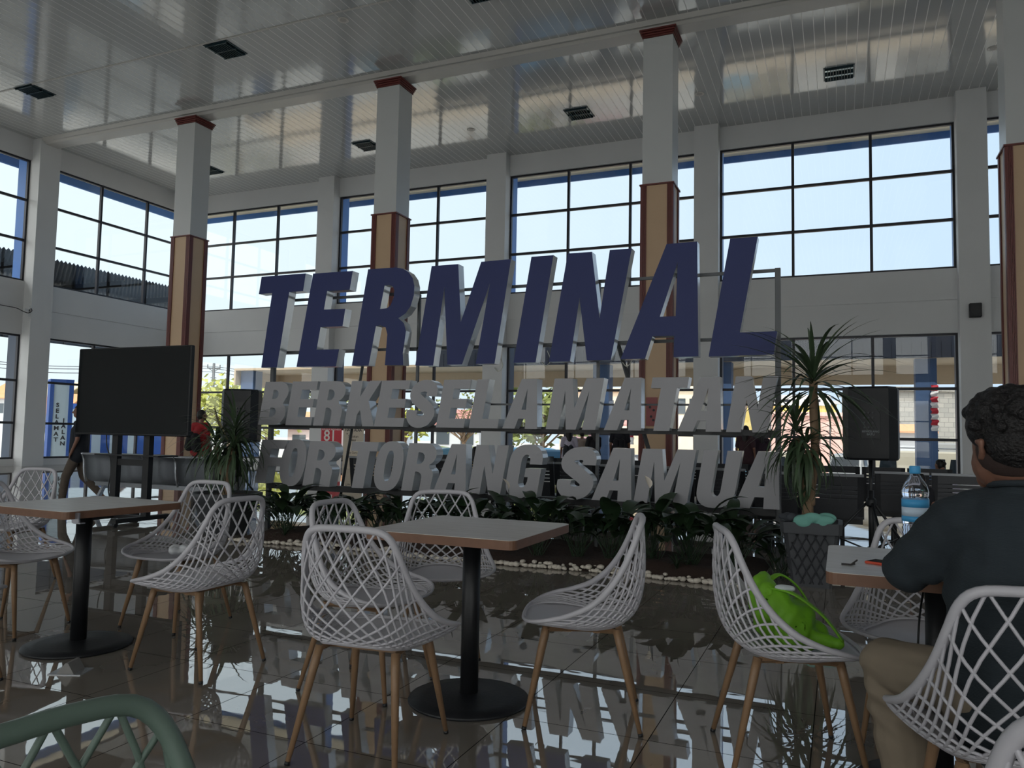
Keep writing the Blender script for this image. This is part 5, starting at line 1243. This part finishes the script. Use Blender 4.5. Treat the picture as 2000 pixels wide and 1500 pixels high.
# utility pole and wires
q = PD(418, 712, 62)
t = thing('utility_pole', 'utility pole with a crossarm outside between first pillar and letters', 'utility pole', (q.x, q.y, GZ), .75); hh = q.z-GZ
MB().tube([(0, 0, 0), (0, 0, hh+.1)], [.16, .1], 8).build('pole', M_GALV, t)
MB().box(-.5, .5, -.05, .05, hh-.35, hh-.25).box(-.5, -.42, -.05, .05, hh-.3, hh).box(.42, .5, -.05, .05, hh-.3, hh).box(-.22, .22, -.04, .04, hh-1.1, hh-1.04).build('crossarm', M_GALV, t)
MB().tube([(-.4, 0, hh-.3), (0, 0, hh-.6), (.4, 0, hh-.3)], .03, 4).build('brace', M_GALV, t)
q2 = PD(446, 696, 60); t = thing('leaning_pole', 'thin pale leaning pole outside right of the utility pole', 'pole', (q2.x, q2.y, GZ), .75)
MB().tube([(-.5, 0, 0), (0, 0, 6.5), (.2, 0, 9)], .09, 8).build('pole', mat('pale_metal', srgb(190, 194, 204), .5), t)
t = thing('power_lines', 'power lines crossing the sky outside the left windows', 'power lines', (0, 0, 0))
wr_ = MB()
for dz in (0, .35, .9): wr_.tube(catmull([PD(-60, 700+12*dz, 50)+Vector((0, 0, 0)), PD(60, 712+14*dz, 52), PD(160, 716+14*dz, 54), PD(418, 716+12*dz, 62), PD(560, 744+14*dz, 66), PD(760, 775+10*dz, 80)], 5), .025, 4)
wr_.build('wires', mat('wire_grey', srgb(96, 98, 104), .6), t)
# blue and white welcome tower and fence on the left
M_TB = mat('royal_blue_paint', srgb(58, 98, 178), .6, noise=.1, nscale=4); M_TW = mat('white_blue_paint', srgb(206, 224, 234), .6, noise=.04)
tc_ = PD(119, 800, 26.8); t = thing('sign_tower', 'blue and white sign tower with vertical lettering outside the left windows', 'sign tower', (tc_.x, tc_.y, -.12), toward(tc_)+.12)
MB().box(-.36, .36, .02, .7, 0, 2.95).box(-.36, -.24, -.03, .02, 0, 2.95).box(.22, .36, -.03, .02, 0, 2.95).box(-.24, .22, -.03, .02, 2.8, 2.95).build('tower_body', M_TB, t)
MB().box(-.24, .22, -.01, .0199, 0, 2.8).build('panel', M_TW, t)
text_mesh('\n'.join('SELAMAT'), .2, .004, 'lettering', M_INK, t, Matrix.Translation((-.11, -.016, 1.45)) @ RX, spacing=1.0, bold=.006)
text_mesh('\n'.join('JALAN'), .2, .004, 'lettering', M_INK, t, Matrix.Translation((.10, -.016, 1.12)) @ RX, spacing=1.0, bold=.006)
fq = PD(235, 800, 29); t = thing('striped_fence', 'low fence with wide blue and white vertical stripes outside behind the flat screen', 'fence', (fq.x, fq.y, -.12), toward(fq)+.05)
a_, c_ = MB(), MB()
for k in range(14): (a_ if k % 2 else c_).box(-2.1+.3*k, -1.8+.3*k, -.02, .02, 0, 1.15)
a_.build('blue_stripes', M_TB, t); c_.build('white_stripes', M_TW, t)
fq = PD(170, 800, 30.5); t = thing('kiosk', 'white kiosk wall with a blue top band right of the blue tower', 'kiosk', (fq.x, fq.y, -.4), toward(fq))
MB().box(-.75, 1.2, 0, .3, 0, 2.3).build('walls', M_TW, t); MB().box(-.8, 1.25, -.03, .33, 2.3, 2.5).build('band', M_TB, t)
v_ = PD(76, 800, 44); van('teal minibus parked outside left of the blue tower', Vector((v_.x, v_.y, 0)), 1.1, M_VB2, 1.75)
# dark corrugated canopy outside the upper left windows
M_DC = mat('dark_canopy_sheet', srgb(46, 56, 68), .6, noise=.15, nscale=.5)
t = thing('corrugated_canopy', 'dark corrugated metal canopy outside the upper left windows', 'canopy', (-30, 22, 0))
cs = MB(); vs = []; nn = 240
for k in range(nn+1): y = -16+22.5*k/nn; yf = -16+35.9*k/nn; z = 8.08+.05*(1 if k % 2 else -1); vs += [(0, y, z), (-14, yf, z), (0, y, z+.03), (-14, yf, z+.03)]
cs.add(vs, [(4*k, 4*k+4, 4*k+5, 4*k+1) for k in range(nn)]+[(4*k+2, 4*k+3, 4*k+7, 4*k+6) for k in range(nn)]+[(4*k, 4*k+2, 4*k+6, 4*k+4) for k in range(nn)])
cs.build('roof_sheet', M_DC, t)
MB().box(-5.0, -4.9, -16, 11.2, 5.2, 8.0).build('added_shade_panel', M_DC, t)  # panel added so the view under the roof sheet reads fully dark
bm2 = MB()
for k in range(18): bm2.box(-4.9, -4.84, -15.5+1.5*k-.05, -15.5+1.5*k+.05, 5.2, 8.0)
for y in (-12, -6, -1, 3.5, 7.5): bm2.box(-13.5, -.5, y-.09, y+.09, 7.7, 7.98)
bm2.box(-4.2, -4.0, -16, 10.2, 7.55, 7.75).box(-9.2, -9.0, -16, 14, 7.55, 7.75); bm2.build('beams', M_BLACK, t)
for y in (-12, -1): MB().box(-4.25, -3.95, y-.15, y+.15, GZ, 7.6).build('post', mat('dark_post', srgb(52, 56, 66), .6), t)
